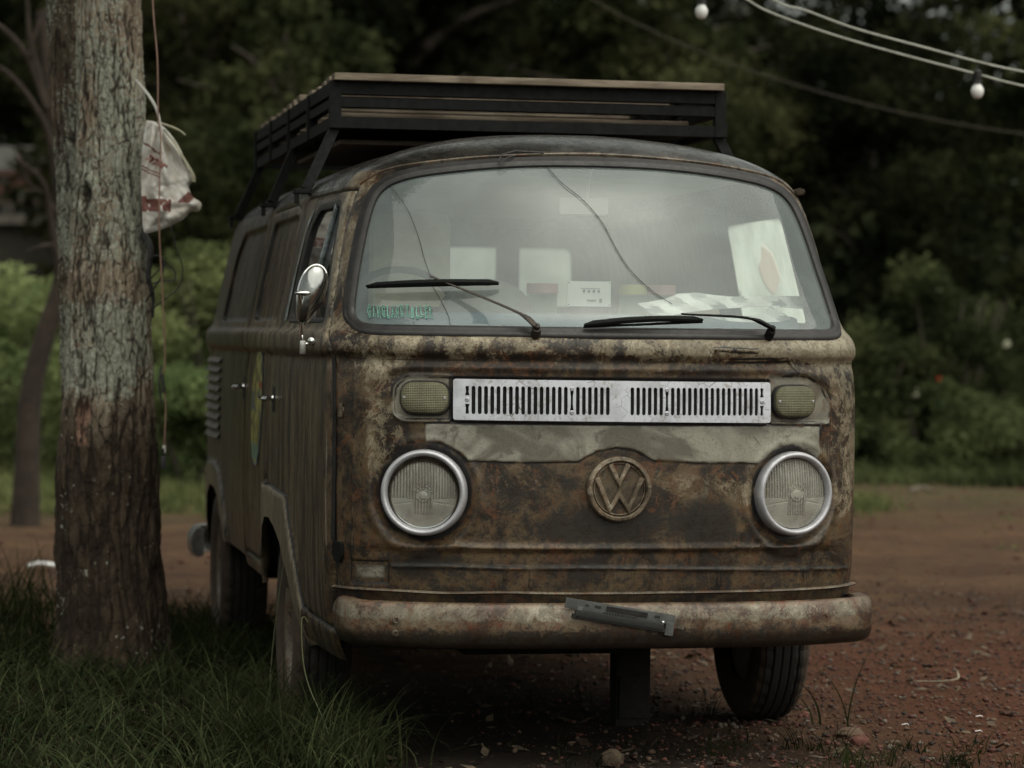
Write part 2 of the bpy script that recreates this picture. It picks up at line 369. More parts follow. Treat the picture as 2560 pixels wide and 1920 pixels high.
def side(y,z,sg=-1):
    """(Y,Z) on the left/right side -> (u,s)"""
    s=s_of_z(z);uu=_su[_su>.75];Y=S(uu,np.full_like(uu,s))[:,1]
    return sg*float(np.interp(y,Y,uu)),float(s)

# ================================================================ VAN
van=empty('camper_van',(0,0,0),'rust-covered brown van with white slotted grille and black roof rack, parked on red dirt','van')
def fus(pts):return [tuple(float(q) for q in front(x,z)) for x,z in pts]
def sus(pts,sg=-1):return [side(y,z,sg) for y,z in pts]
def inpoly(p,poly):
    x,y=p[:,0],p[:,1];r=np.zeros(len(p),bool);q=np.asarray(poly);n=len(q);j=n-1
    for i in range(n):
        a,b=q[i],q[j];c=(a[1]>y)!=(b[1]>y)
        r^=c&(x<(b[0]-a[0])*(y-a[1])/((b[1]-a[1]) if b[1]!=a[1] else 1e-12)+a[0]);j=i
    return r
def pdist(p,line,closed=False):
    L=np.asarray(line,float)
    if closed:L=np.vstack([L,L[:1]])
    d=np.full(len(p),9.)
    for a,b in zip(L[:-1],L[1:]):
        ab=b-a;t=np.clip(((p-a)@ab)/max(ab@ab,1e-12),0,1);d=np.minimum(d,np.hypot(*(p-a-t[:,None]*ab).T))
    return d
def sd(p,poly):
    d=pdist(p,poly,True);return np.where(inpoly(p,poly),-d,d)
def dens(line,step,closed=False):
    L=np.asarray(line,float)
    if closed:L=np.vstack([L,L[:1]])
    o=[]
    for a,b in zip(L[:-1],L[1:]):
        n=max(1,int(np.ceil(np.hypot(*(b-a))/step)))
        for k in range(n):o.append(a+(b-a)*k/n)
    if not closed:o.append(L[-1])
    return np.array(o)
def sm(x,a,b):
    t=np.clip((x-a)/(b-a),0,1);return t*t*(3-2*t)
def rnd(poly,r=.03,n=5):
    """round the corners of a polygon"""
    P=np.asarray(poly,float);o=[]
    for i in range(len(P)):
        a,b,c=P[i-1],P[i],P[(i+1)%len(P)]
        la,lc=np.hypot(*(a-b)),np.hypot(*(c-b));k=min(r,la*.45,lc*.45)
        p0=b+(a-b)/la*k;p1=b+(c-b)/lc*k
        for t in np.linspace(0,1,n):o.append((1-t)**2*p0+2*t*(1-t)*b+t*t*p1)
    return np.array(o)
# --- windscreen outline (x,z), mirrored
half=[(0,1.818),(.15,1.816),(.30,1.808),(.46,1.791),(.565,1.773),(.632,1.745),(.672,1.695),(.705,1.59),(.737,1.45),(.752,1.36),(.745,1.332),(.715,1.315),(.60,1.312),(.3,1.311),(0,1.311)]
WS=[(x,z) for x,z in half]+[(-x,z) for x,z in half[::-1][1:-1]]
WSu=spline(np.vstack([fus(WS),fus(WS)[:1]]),5)[:-1]
def offs(poly,d):
    P=np.asarray(poly,float);n=len(P);T=np.roll(P,-1,0)-np.roll(P,1,0);T/=np.linalg.norm(T,axis=1,keepdims=True)+1e-9
    A=.5*np.sum(P[:,0]*np.roll(P[:,1],-1)-np.roll(P[:,0],-1)*P[:,1]);Nn=np.stack([T[:,1],-T[:,0]],1)*(1 if A>0 else -1)
    return P+Nn*d
door_win=rnd(sus([(.435,1.328),(.545,1.50),(.625,1.705),(1.00,1.703),(1.075,1.645),(1.10,1.5),(1.10,1.328)]),.05)
rdoor_win=rnd(sus([(.80,1.335),(.90,1.705),(1.70,1.705),(1.70,1.335)],1),.06)
rwin1=rnd(sus([(1.55,1.34),(1.50,1.69),(2.2,1.69),(2.25,1.34)],1),.08)
rwin2=rnd(sus([(2.45,1.34),(2.42,1.69),(3.3,1.69),(3.42,1.34)],1),.08)
def rear(x,z):
    s=float(s_of_z(z));px=abs(x)*W0/float(F_w(s));i=RX[460:][::-1]
    return (float(np.interp(px,RX[460:][::-1],RU[460:][::-1]))*(1 if x>=0 else -1),s)
rearw=rnd([rear(x,z) for x,z in ((.10,1.42),(.73,1.42),(.70,1.675),(.10,1.675))],.04)
op1=[(.80,.2),(.815,.33),(.85,.42),(.92,.51),(1.05,.605),(1.2,.650),(1.35,.668),(1.50,.660),(1.585,.62),(1.625,.5),(1.63,.2)]
op2=[(3.15,.2),(3.17,.42),(3.24,.53),(3.36,.61),(3.5,.65),(3.72,.655),(3.86,.61),(3.93,.5),(3.95,.2)]
def suz(pts,sg):
    o=[]
    for y,z in pts:
        u,s=side(y,max(z,.30),sg);o.append((u,s if z>=.30 else -.03))
    return o
sillcut=[(1.60,.2),(1.60,.425),(2.40,.425),(2.46,.455),(3.20,.455),(3.20,.2)]
rearcut=[(3.9,.2),(3.9,.40),(4.08,.40),(4.08,.2)]
HOLES=[WSu,door_win,rdoor_win,rearw]
apron=[front(-.79,.385),front(.79,.385),(1.45,.085),(1.45,-.03),(-.89,-.03)]
OPEN=[apron,suz(op1,-1),suz(op1,1),suz(op2,-1),suz(op2,1),suz(sillcut,-1),suz(sillcut,1)]
# grille opening and turn signals / lamps stay as recesses with parts in front
door=sus([(.283,.397),(.25,.55),(.243,.9),(.257,1.05),(.283,1.222),(.345,1.30),(.455,1.45),(.52,1.60),(.560,1.742),(1.27,1.742),(1.325,1.70),(1.375,1.57),(1.42,1.47),(1.49,1.31),(1.50,1.222),(1.53,1.10),(1.54,.95),(1.565,.80),(1.59,.767),(1.41,.775),(.995,.762),(.93,.686),(.81,.546),(.745,.42),(.71,.405)])
cargo=sus([(1.60,1.735),(2.30,1.735),(2.36,1.60),(2.38,1.31),(2.29,1.236),(2.36,1.1),(2.38,.9),(2.42,.47),(1.66,.48),(1.66,.76),(1.60,.80),(1.58,.95),(1.57,1.10),(1.545,1.222),(1.535,1.31),(1.47,1.47),(1.41,1.60),(1.38,1.70)][::1])
pane1=rnd(sus([(1.50,1.335),(1.38,1.60),(1.40,1.69),(2.18,1.69),(2.25,1.335)]),.05)
pane2=rnd(sus([(2.47,1.335),(2.42,1.69),(3.32,1.69),(3.46,1.6),(3.56,1.335)]),.05)
flare1=sus([(1.62,.767),(1.41,.772),(.995,.76),(.93,.686),(.81,.546),(.75,.424),(.76,.33)])
flare2=sus([(4.0,.70),(3.86,.735),(3.62,.745),(3.40,.72),(3.25,.63),(3.14,.50),(3.11,.41)])
crease=rnd(fus([(-.62,1.192),(-.68,1.176),(-.712,1.135),(-.720,1.05),(-.720,.9),(-.71,.78),(-.665,.712),(-.573,.677),(-.413,.662),(0,.657),(.464,.655),(.613,.671),(.69,.715),(.72,.79),(.725,.90),(.722,1.05),(.712,1.12),(.67,1.165),(.607,1.186),(.458,1.192),(0,1.190)]),.02,3)
tsL=rnd(fus([(-.491,1.172),(-.620,1.170),(-.655,1.140),(-.662,1.087),(-.658,1.050),(-.631,1.034),(-.489,1.036)]),.012,3)
tsR=rnd(fus([(.477,1.181),(.607,1.184),(.665,1.160),(.702,1.100),(.702,1.031),(.481,1.035)]),.015,3)
band=fus([(-.566,1.026),(-.566,.973),(-.523,.974),(-.468,.945),(-.442,.920),(-.28,.916),(-.116,.920),(-.062,.949),(0,.963),(.057,.954),(.119,.922),(.28,.916),(.449,.915),(.497,.950),(.566,.968),(.628,.948),(.662,.917),(.666,1.023),(.363,1.028),(0,1.027)])
hatch=rnd(fus([(-.765,.615),(-.765,.548),(-.668,.548),(-.668,.615)]),.006,3)
welds=[fus([(-.66,.600),(-.5,.603),(-.3,.598),(-.12,.600),(.1,.598),(.3,.594),(.55,.588),(.79,.584)]),
 fus([(-.25,.600),(-.25,.545)]),fus([(.33,.594),(.33,.545)]),fus([(.62,.588),(.625,.54)]),
 fus([(.285,1.228),(.33,1.222),(.46,1.224),(.54,1.228)]),fus([(.29,1.222),(.29,1.19)]),fus([(.44,1.252),(.30,1.256),(.285,1.232)]),fus([(.55,1.226),(.58,1.188)]),
 fus([(.70,1.03),(.70,.95),(.71,.86)]),fus([(.668,1.02),(.672,.90)]),fus([(-.12,1.285),(-.12,1.262)]),
 fus([(-.758,1.20),(-.762,1.05),(-.764,.9),(-.764,.75),(-.764,.62)])]
hinge=fus([(-.795,1.06),(-.768,1.09)])
LH=front(-.570,.823);RH=front(.571,.821)
# --- points
grid=[]
def gr(u0,u1,du,s0,s1,ds):
    a,b=np.meshgrid(np.arange(u0,u1-1e-6,du),np.arange(s0,s1-1e-6,ds),indexing='ij');grid.append(np.stack([a.ravel(),b.ravel()],1))
UE=UMAX-.004
gr(-1.02,1.02,.0085,.004,1.04,.0085);gr(-1.02,1.02,.013,1.04,1.66,.013);gr(-1.02,1.02,.02,1.66,2.36,.02)
gr(-4.55,-1.02,.024,.004,1.66,.0115);gr(-4.55,-1.02,.035,1.66,2.36,.03)
gr(1.02,4.55,.06,.004,2.36,.04)
gr(-UE+.01,-4.55,.03,.004,2.36,.05);gr(4.55,UE,.03,.004,2.36,.05)
G=np.vstack(grid)
lines=[(door,True),(cargo,True),(pane1,True),(pane2,True),(crease,True),(tsL,True),(tsR,True),(band,True),(flare1,False),(flare2,False),(hatch,True)]+[(w_,False) for w_ in welds]
keep=np.ones(len(G),bool);extra=[]
for L,c in lines:
    keep&=pdist(G,L,c)>.0085
    d=dens(L,.009,c);T=np.gradient(d,axis=0);T/=np.linalg.norm(T,axis=1,keepdims=True)+1e-9;Nn=np.stack([-T[:,1],T[:,0]],1)
    for k in(-.0058,-.0019,.0019,.0058):extra.append(d+Nn*k)
for h in HOLES:keep&=~inpoly(G,h)&(pdist(G,h,True)>.006)
for h in OPEN:keep&=~inpoly(G,h)&(pdist(G,h,True)>.006)
E_=np.vstack(extra);
for h in HOLES+OPEN:E_=E_[~inpoly(E_,h)&(pdist(E_,h,True)>.004)]
E_=E_[(E_[:,1]>.003)]
pts=[G[keep],E_];edges=[];n=len(G[keep])+len(E_)
def loop(L,step=.02,closed=True):
    global n
    d=dens(L,step,closed);pts.append(d);m=len(d)
    edges.extend([(n+i,n+(i+1)%m) for i in range(m if closed else m-1)]);n+=m
for h in HOLES:loop(h,.015)
for h in OPEN:loop(h,.02)
loop([(-UE,0),(UE,0),(UE,2.38),(-UE,2.38)],.05)
P2=np.vstack(pts)
r_=delaunay_2d_cdt([Vector(p) for p in P2],edges,[],0,1e-5)
US=np.array([v[:] for v in r_[0]]);TR=np.array([f for f in r_[2]])
cen=US[TR].mean(1);ok=(cen[:,1]>0)&(np.abs(cen[:,0])<UE)&(cen[:,1]<2.38)
for h in HOLES+OPEN:ok&=~inpoly(cen,h)
TR=TR[ok];cen=cen[ok]
a_=US[TR];ar=(a_[:,1,0]-a_[:,0,0])*(a_[:,2,1]-a_[:,0,1])-(a_[:,1,1]-a_[:,0,1])*(a_[:,2,0]-a_[:,0,0])
TR[ar<0]=TR[ar<0][:,::-1]
# --- displacement, wear zones and painted shade
def body_fields(q):
    p=S(q[:,0],q[:,1]);d=np.zeros(len(q));grv=np.zeros(len(q));patch=np.zeros(len(q))
    lf=q[:,0]<0;fr=np.abs(q[:,0])<.96
    nz=vnoise(p*55,3);nz2=vnoise(p*24,5)
    def on(mask,fn):
        i=np.where(mask)[0]
        if len(i):fn(i)
    def groove(L,closed,w,dep,amt=1,brk=False):
        def f(i):
            dd=pdist(q[i],L,closed);e=np.exp(-(dd/w)**2)
            b=np.clip((nz2[i]-.2)*2,.25,1) if brk else 1
            d[i]-=dep*e*b;grv[i]=np.maximum(grv[i],e*amt*b)
        L_=np.asarray(L);on((q[:,0]>L_[:,0].min()-.05)&(q[:,0]<L_[:,0].max()+.05)&(q[:,1]>L_[:,1].min()-.05)&(q[:,1]<L_[:,1].max()+.05),f)
    def bead(L,closed,w,h,amt=.5):
        def f(i):
            dd=pdist(q[i],L,closed)+(nz[i]-.5)*.005;e=np.exp(-(dd/w)**2)
            d[i]+=h*e*(.3+1.4*nz[i]);grv[i]=np.maximum(grv[i],amt*np.exp(-((dd-w*1.4)/(w*.9))**2)*np.clip(nz2[i]*1.6,0,1))
        L_=np.asarray(L);on((q[:,0]>L_[:,0].min()-.05)&(q[:,0]<L_[:,0].max()+.05)&(q[:,1]>L_[:,1].min()-.05)&(q[:,1]<L_[:,1].max()+.05),f)
    groove(door,True,.0058,.013);groove(cargo,True,.0058,.013)
    for P_ in(pane1,pane2):
        def f(i,P_=P_):
            s_=sd(q[i],P_);d[i]-=.016*sm(-s_,-.004,.008);e=np.exp(-((s_+.002)/.0075)**2);grv[i]=np.maximum(grv[i],e*np.clip(.4+nz2[i],0,1))
        on(lf&(q[:,1]>1.0)&(q[:,1]<1.6)&(q[:,0]<-1),f)
    def f(i):
        s_=sd(q[i],crease);d[i]-=.0085*sm(-s_,-.006,.016);e=np.exp(-((s_+.006)/.008)**2);grv[i]=np.maximum(grv[i],.50*e*np.clip(.2+nz2[i],0,1))
    on(fr&(q[:,1]<1),f)
    for P_ in(tsL,tsR):
        def f(i,P_=P_):
            s_=sd(q[i],P_);patch[i]=np.maximum(patch[i],.62*sm(-s_+(nz[i]-.5)*.006,-.001,.003));d[i]-=.003*sm(-s_,0,.006)
        on(fr&(np.abs(q[:,0])>.4)&(q[:,1]>.65)&(q[:,1]<1),f);bead(P_,True,.0045,.0030,.8)
    def f(i):
        s_=sd(q[i],band);patch[i]=np.maximum(patch[i],sm(-s_+(nz[i]-.5)*.008,-.001,.004));d[i]+=.0025*sm(-s_,-.001,.003)
        e=np.exp(-((s_-.003)/.0042)**2);grv[i]=np.maximum(grv[i],e*np.clip(nz2[i]*1.7,.2,1))
    on(fr&(q[:,1]>.55)&(q[:,1]<.8),f)
    for w_ in welds[:-1]:bead(w_,False,.004,.0035,.9)
    bead(welds[-1],False,.0030,.0035,.7)
    def f(i):
        s_=sd(q[i],hatch);e=np.exp(-(s_/.004)**2);grv[i]=np.maximum(grv[i],.8*e);d[i]-=.002*e+.003*sm(-s_,0,.004);patch[i]=np.maximum(patch[i],.75*sm(-s_,.012,.024))
    on(fr&lf&(q[:,0]<-.6)&(q[:,1]<.35),f)
    # lamp buckets
    for c in(LH,RH):
        def f(i,c=c):
            rr=np.hypot(q[i,0]-c[0],q[i,1]-c[1]+.012);rr2=np.hypot(q[i,0]-c[0],q[i,1]-c[1])
            d[i]-=.020*sm(-rr,-.163,-.128);d[i]+=.004*np.exp(-((rr-.170)/.010)**2)
            grv[i]=np.maximum(grv[i],.85*np.exp(-((rr2-.136)/.015)**2)*np.clip(.45+nz2[i],0,1));grv[i]=np.maximum(grv[i],.55*np.exp(-((rr-.160)/.006)**2)*nz2[i]*1.5)
        on(fr&(np.hypot(q[:,0]-c[0],q[:,1]-c[1])<.24),f)
    # grille recess
    gb=fus([(-.492,1.165),(.484,1.163),(.484,1.031),(-.492,1.033)])
    def f(i):
        s_=sd(q[i],gb);d[i]-=.014*sm(-s_,-.002,.007);e=np.exp(-((s_-.002)/.006)**2);grv[i]=np.maximum(grv[i],e)
    on(fr&(q[:,1]>.65)&(q[:,1]<.95),f)
    # flares round the wheel openings
    for fl,op in((flare1,OPEN[0]),(flare2,OPEN[2])):
        def f(i,fl=fl,op=op):
            s_=np.abs(sd(q[i],op));o_=pdist(q[i],fl);side_=inpoly(q[i],list(fl)+[(fl[-1][0],-.05),(fl[0][0],-.05)])
            inn=side_.astype(float)
            t=np.clip(o_/(o_+s_+1e-6),0,1)
            d[i]+=np.where(side_,.016+.012*np.sin(np.pi*t),.016*sm(-o_,-.014,0));zone[i,0]=np.where(side_,.98,zone[i,0]);e=np.exp(-((o_)/.006)**2);grv[i]=np.maximum(grv[i],.5*e*(~side_))
        on(lf&(q[:,1]<.6)&(q[:,0]<-1.0),f)
    d-=np.where(fr,.014*sm(-p[:,2],-.662,-.645)*(1-sm(np.abs(p[:,0]),.66,.74)),0);grv=np.maximum(grv,np.where(fr,.5*np.exp(-((p[:,2]-.648)/.009)**2)*(1-sm(np.abs(p[:,0]),.64,.72)),0))  # recess below the panel lip, its shade line darkened into the mask
    grv=np.maximum(grv,.75*np.exp(-((p[:,2]-1.217)/.0045)**2)*np.clip(.3+nz2,0,1)*(np.abs(q[:,0])<4));grv=np.maximum(grv,.45*np.exp(-((p[:,2]-.540)/.012)**2)*fr)
    sb=(np.abs(q[:,0])>.90)&(p[:,2]<1.5);d+=np.where(sb,.013*sm(p[:,2],1.222,1.234)*(1-sm(p[:,2],1.288,1.306))*sm(np.abs(q[:,0]),.90,1.05),0)
    # gentle dents
    d+=(fbm(p*3.1,3,9)-.5)*.006*np.where(fr|lf,1,.3)+(fbm(p*13,2,4)-.5)*.0022
    return p,d,grv,patch
zone=np.zeros((len(US),4))
p0=S(US[:,0],US[:,1]);X,Y,Z=p0.T
isf=np.abs(US[:,0])<.97
def blob(cx,cz,rx,rz):return np.exp(-((X-cx)/rx)**2-((Z-cz)/rz)**2)
pale=.50*np.ones(len(US))
pf=.40+.20*sm(Z,1.14,1.28)+.30*blob(.70,1.25,.25,.07)+.16*blob(.15,1.26,.25,.05)+.10*blob(-.5,1.27,.25,.04)+.30*blob(.78,1.08,.10,.22)+.30*blob(-.68,1.02,.07,.13)+.22*blob(.33,.84,.20,.07)+.18*blob(-.30,.86,.16,.05)+.18*blob(-.70,1.19,.12,.05)-.38*sm(-Z,-.80,-.66)-.25*sm(-Z,-.62,-.56)+.25*blob(.76,.80,.06,.12)+.15*blob(-.64,.86,.06,.10)+.10*blob(-.4,.68,.14,.03)
ps=.30+.35*sm(Z,1.225,1.30)*(Z<1.34)+.10*np.exp(-((Y-.6)/.3)**2)
zone[:,0]=np.clip(np.where(isf,pf,ps),0,1)
zone[(US[:,0]<-.9)&(Y>.24)&(Y<.62)&(Z>1.30)&(Z<1.76),0]=.72
dk=.25+.75*blob(-.05,.72,.30,.07)+.75*blob(.30,.74,.10,.09)+.45*blob(-.56,.64,.12,.05)+.35*blob(-.14,.86,.06,.08)+.5*sm(-Z,-.66,-.60)*.8  # last term paints the shade of the lower front below the lip
zone[:,1]=np.clip(np.where(isf,dk,.28+.3*sm(-Z,-.6,-.45)),0,1)
strip=(US[:,0]<-.93)&(Y>.262)&(Y<.300)&(Z<1.0)&(Z>.40)
P3,DSP,GRV,PAT=body_fields(US)
PAT=np.maximum(PAT,strip*.9)
zone[:,2]=np.clip(PAT,0,1);zone[:,3]=np.clip(GRV,0,1)
NR_=N(US[:,0],US[:,1]);VX=P3+NR_*DSP[:,None]
def piece(name,mask,parent=van,mats=('front','side','roof')):
    t=TR[mask];ids,inv=np.unique(t,return_inverse=True);t=inv.reshape(-1,3)
    me=bpy.data.meshes.new(name);me.from_pydata(VX[ids].tolist(),[],t.tolist())
    for q in mats:me.materials.append(M[q])
    c=cen[mask];zc=F_z(c[:,1]);mi=np.where(np.abs(c[:,0])<.962,0,1);mi=np.where(zc>1.752,2,mi);mi=np.where((np.abs(c[:,0])<.962)&(zc>1.752)&(zc<1.80),0,mi)
    mi=np.where((np.abs(c[:,0])<.75)&(zc>1.74),2,mi)
    me.polygons.foreach_set('material_index',mi.astype(np.int32));me.polygons.foreach_set('use_smooth',[True]*len(t))
    at=me.color_attributes.new('zone','FLOAT_COLOR','POINT');at.data.foreach_set('color',zone[ids].astype(np.float32).ravel())
    me.update();return link(bpy.data.objects.new(name,me),parent)
in_door=inpoly(cen,door);in_cargo=inpoly(cen,cargo)&~in_door
piece('body',~in_door&~in_cargo)
cab_door=piece('cab_door',in_door);cargo_door=piece('cargo_door',in_cargo)
# --- surface helpers for fitted parts
def SP(u,s,off=0.):
    u=np.asarray(u,float);s=np.asarray(s,float);return S(u,s)+N(u,s)*np.asarray(off)[...,None]
def patch(poly,step,off,holes=(),thick=0):
    """a sheet on the body surface with optional holes -> (verts, faces)"""
    poly=np.asarray(poly,float);mn,mx=poly.min(0),poly.max(0)
    a,b=np.meshgrid(np.arange(mn[0]+step/2,mx[0],step),np.arange(mn[1]+step/2,mx[1],step),indexing='ij');g=np.stack([a.ravel(),b.ravel()],1)
    g=g[inpoly(g,poly)&(pdist(g,poly,True)>step*.35)]
    for h in holes:g=g[~inpoly(g,h)&(pdist(g,h,True)>step*.15)]
    pl=[g];ed=[];k=len(g)
    for L in [poly]+list(holes):
        d=dens(L,step,True);pl.append(d);m=len(d);ed+=[(k+i,k+(i+1)%m) for i in range(m)];k+=m
    r=delaunay_2d_cdt([Vector(p) for p in np.vstack(pl)],ed,[],0,1e-6)
    q=np.array([v[:] for v in r[0]]);t=np.array([f for f in r[2]]);c=q[t].mean(1);o=inpoly(c,poly)
    for h in holes:o&=~inpoly(c,h)
    t=t[o];e=q[t];ar=(e[:,1,0]-e[:,0,0])*(e[:,2,1]-e[:,0,1])-(e[:,1,1]-e[:,0,1])*(e[:,2,0]-e[:,0,0]);t[ar<0]=t[ar<0][:,::-1]
    V=SP(q[:,0],q[:,1],np.full(len(q),off))
    if thick:
        B=SP(q[:,0],q[:,1],np.full(len(q),off-thick));nn=len(V);es={}
        for f in t:
            for i in range(3):
                k2=(f[i],f[(i+1)%3])
                if (k2[1],k2[0]) in es:del es[(k2[1],k2[0])]
                else:es[k2]=1
        return np.vstack([V,B]),t.tolist()+[list(f[::-1]+nn) for f in t]+[[b,a,a+nn,b+nn] for a,b in es]
    return V,t.tolist()
def sweep_seal(mb,loop,prof,m=0):
    """prof: list of (outward distance in the sheet, height)"""
    n=len(loop);V=[]
    for o,h in prof:
        q=offs(loop,o);V.append(SP(q[:,0],q[:,1],np.full(n,h)))
    k=len(prof);f=[(i*n+j,i*n+(j+1)%n,(i+1)*n+(j+1)%n,(i+1)*n+j) for i in range(k-1) for j in range(n)]
    mb.add(np.concatenate(V),f,m)
# windshield
v,f=patch(WSu,.05,-.004);ws=MB().add(v,f).build('windshield',M['glass'],van,sharp=180)
mb=MB();sweep_seal(mb,WSu,[(-.006,-.010),(-.006,.004),(.004,.010),(.014,.011),(.020,.007),(.028,.011),(.038,.006),(.042,-.006)]);mb.build('windshield_seal',M['sealm'],van,sharp=60)
# raised frame lip above the windshield
mb=MB();q=spline([front(x,z) for x,z in [(-.70,1.755),(-.62,1.800),(-.5,1.822),(-.3,1.842),(0,1.855),(.3,1.842),(.5,1.822),(.62,1.800),(.69,1.755)]],8)
mb.tube(SP(q[:,0],q[:,1],np.full(len(q),.001)),.0045,6);mb.build('roof_seam',M['trim'],van)
# door window
v,f=patch(door_win,.06,-.012);dw=MB().add(v,f).build('door_window',M['sideglass'],cab_door,sharp=180)
mb=MB();sweep_seal(mb,door_win,[(-.016,-.014),(-.016,-.002),(0,.003),(.008,.001),(.010,-.006)]);mb.build('window_rubber',M['rubber'],cab_door)
M['primer']=simple('pale_blue_primer',(.27,.31,.33),.6,var=.55,scale=28,c2=(.10,.12,.12))
v,f=patch(sus([(1.135,1.33),(1.19,1.33),(1.165,1.50),(1.125,1.65),(1.09,1.69),(1.06,1.70),(1.115,1.62),(1.135,1.5)]),.03,.0035);MB().add(v,f).build('window_frame',M['primer'],cab_door)
mb=MB();q=[side(y,z) for y,z in ((.80,1.335),(.78,1.52),(.72,1.70))];q=np.array(q);mb.tube(SP(q[:,0],q[:,1],np.full(3,-.004)),.008,8);mb.build('vent_window_bar',M['primer'],cab_door)
v,f=patch(rdoor_win,.06,-.008);M['redglow']=hazy('red_window_film',(.72,.55,.50),.9);M['haze_glass']=hazy('hazy_side_glass',(.80,.88,.80),.8)
rd=MB().add(v,f).build('passenger_window',M['haze_glass'],van,sharp=180)
mb=MB()
for P_ in(rdoor_win,):sweep_seal(mb,P_,[(-.012,-.012),(-.012,.004),(.006,.007),(.016,.002)])
mb.build('window_rubber',M['rubber'],van)
v,f=patch(rearw,.1,-.006);MB().add(v,f).build('rear_window',M['haze_glass'],van,sharp=180)
# gutter
mb=MB();q=np.array([side(y,z) for y,z in ((.56,1.752),(.8,1.756),(1.4,1.757),(2.2,1.757),(3.0,1.757),(3.6,1.755),(3.85,1.75))])
for sg in(-1,1):
    qq=spline(q,8);qq[:,0]*=sg*-1*-1 if sg<0 else -1
    a=SP(qq[:,0],qq[:,1],np.full(len(qq),.018));mb.tube(a,.0155,8,flat=.75)
gut=mb.build('rain_gutter',M['trim'],van)
# ledge above the bumper
mb=MB();xs=np.linspace(-.80,.805,60);q=np.array([front(x,.527+.004*abs(x)) for x in xs]);P_=SP(q[:,0],q[:,1],np.full(60,.010));P_[:,2]+=(vnoise(np.stack([xs*6,xs*0,xs*0],1),2)-.5)*.005
mb.tube(P_,.012,8,flat=.45);mb.build('front_ledge',M['trim'],van)
# grille -------------------------------------------------------------
gl_=[];slots=[];bad=[]
for k in range(24):slots.append((-.446+k*.01806))
for k in range(24):slots.append((.044+k*.01765))
def slot(x,zc=1.0985,h=.0415,w=.0056):
    o=[]
    for t in np.linspace(0,np.pi,5):o.append((x+w*math.cos(t),zc+h-w+w*math.sin(t)))
    for t in np.linspace(np.pi,2*np.pi,5):o.append((x+w*math.cos(t),zc-h+w+w*math.sin(t)))
    return o
def pinched(x,low,up,zc=1.0985,h=.041):
    w=.0052;o=[(x-w,zc+h),(x+w,zc+h)]
    o+=[(x+w*.55,zc+h*.35),(x+w*.55,zc-h*.35),(x+w,zc-h),(x-w,zc-h),(x-w*.55,zc-h*.35),(x-w*.55,zc+h*.35)];return o
hol=[]
for k,x in enumerate(slots):
    if k in(0,47):
        hol.append([(x-.005,1.139),(x+.005,1.139),(x+.004,1.122),(x+.0065,1.112),(x-.0065,1.112),(x-.004,1.122)]);hol.append([(x-.0065,1.087),(x+.0065,1.087),(x+.004,1.076),(x+.005,1.058),(x-.005,1.058),(x-.004,1.076)])
    elif k in(17,30):hol.append([(x-.0055,1.128),(x+.0055,1.128),(x+.0035,1.112),(x+.0035,1.086),(x+.0055,1.070),(x-.0055,1.070),(x-.0035,1.086),(x-.0035,1.112)])
    else:hol.append(slot(x))
outl=rnd([(-.486,1.040),(.479,1.036),(.478,1.157),(-.486,1.160)],.008,4)
v,f=patch(fus(outl),.0125,.010,[np.array(fus(h)) for h in hol],thick=.006)
gr_=MB().add(v,f).build('grille',M['grille'],van,smooth=False)
v,f=patch(fus([(-.48,1.045),(.473,1.041),(.472,1.152),(-.48,1.155)]),.05,.0015);MB().add(v,f).build('grille_slot_shade',M['hollow'],gr_)  # black sheet painting the shade behind the slots
def screw(mb,x,z,r=.006,off=.010,h=.003,m=0):
    u,s=front(x,z);p=SP(u,s,off);nn=N(u,s);mb.lathe([(0,h),(r*.6,h),(r,0),(r,-.002)][::-1],p,nn,12,m);mb.box(p+nn*h,(r*1.5,.0008,.0012),m=m+1)
for x,z in((slots[0],1.0995),(slots[17],1.134),(slots[17],1.064),(slots[30],1.133),(slots[30],1.063),(slots[47],1.0985)):mb=MB();screw(mb,x,z,.0072);mb.build('screw',[M['satin'],M['hollow']],gr_)
# emblem ---------------------------------------------------------------
mb=MB();ec=SP(*front(.008,.838),.006)
mb.lathe([(.096,-.012),(.097,.004),(.093,.010),(.086,.011),(.082,.006),(.081,-.004)],ec,(0,-1,0),64)
mb.lathe([(.079,.002),(.077,.0045),(.0745,.002),(.074,-.004)],ec,(0,-1,0),64)
R_=.081
def stroke(pl,wd=.0165,m=0):
    L=np.array(pl)*R_
    T=np.gradient(L,axis=0);o=[]
    n_=len(L);nr=[]
    for i in range(n_):
        if i==0:d=L[1]-L[0]
        elif i==n_-1:d=L[-1]-L[-2]
        else:
            a=(L[i]-L[i-1]);a/=np.hypot(*a);b=(L[i+1]-L[i]);b/=np.hypot(*b);d=a+b
        d=d/np.hypot(*d);k=1
        if 0<i<n_-1:k=1/max(.62,abs(np.dot(np.array([-d[1],d[0]]),np.array([-a[1],a[0]]))))
        nr.append(np.array([-d[1],d[0]])*k)
    nr=np.array(nr)
    V=[]
    for o_,h in((wd/2,-.006),(wd/2,.006),(wd*.28,.0095),(-wd*.28,.0095),(-wd/2,.006),(-wd/2,-.006)):
        q=L+nr*o_;V.append(np.stack([ec[0]+q[:,0],np.full(n_,ec[1]-h),ec[2]+q[:,1]],1))
    f=[(i*n_+j,i*n_+j+1,(i+1)*n_+j+1,(i+1)*n_+j) for i in range(5) for j in range(n_-1)]
    mb.add(np.concatenate(V),f,m)
stroke([(-.36,.92),(-.01,.20),(.33,.92)]);stroke([(-.87,.42),(-.36,-.74),(-.01,-.20),(.34,-.74),(.86,.42)])
em=mb.build('emblem',M['emblemm'],van,sharp=30)
mb=MB();mb.lathe([(.0,-.003),(.085,-.003)][::-1],ec,(0,-1,0),48);mb.build('emblem_backing',M['plainrust'],em)
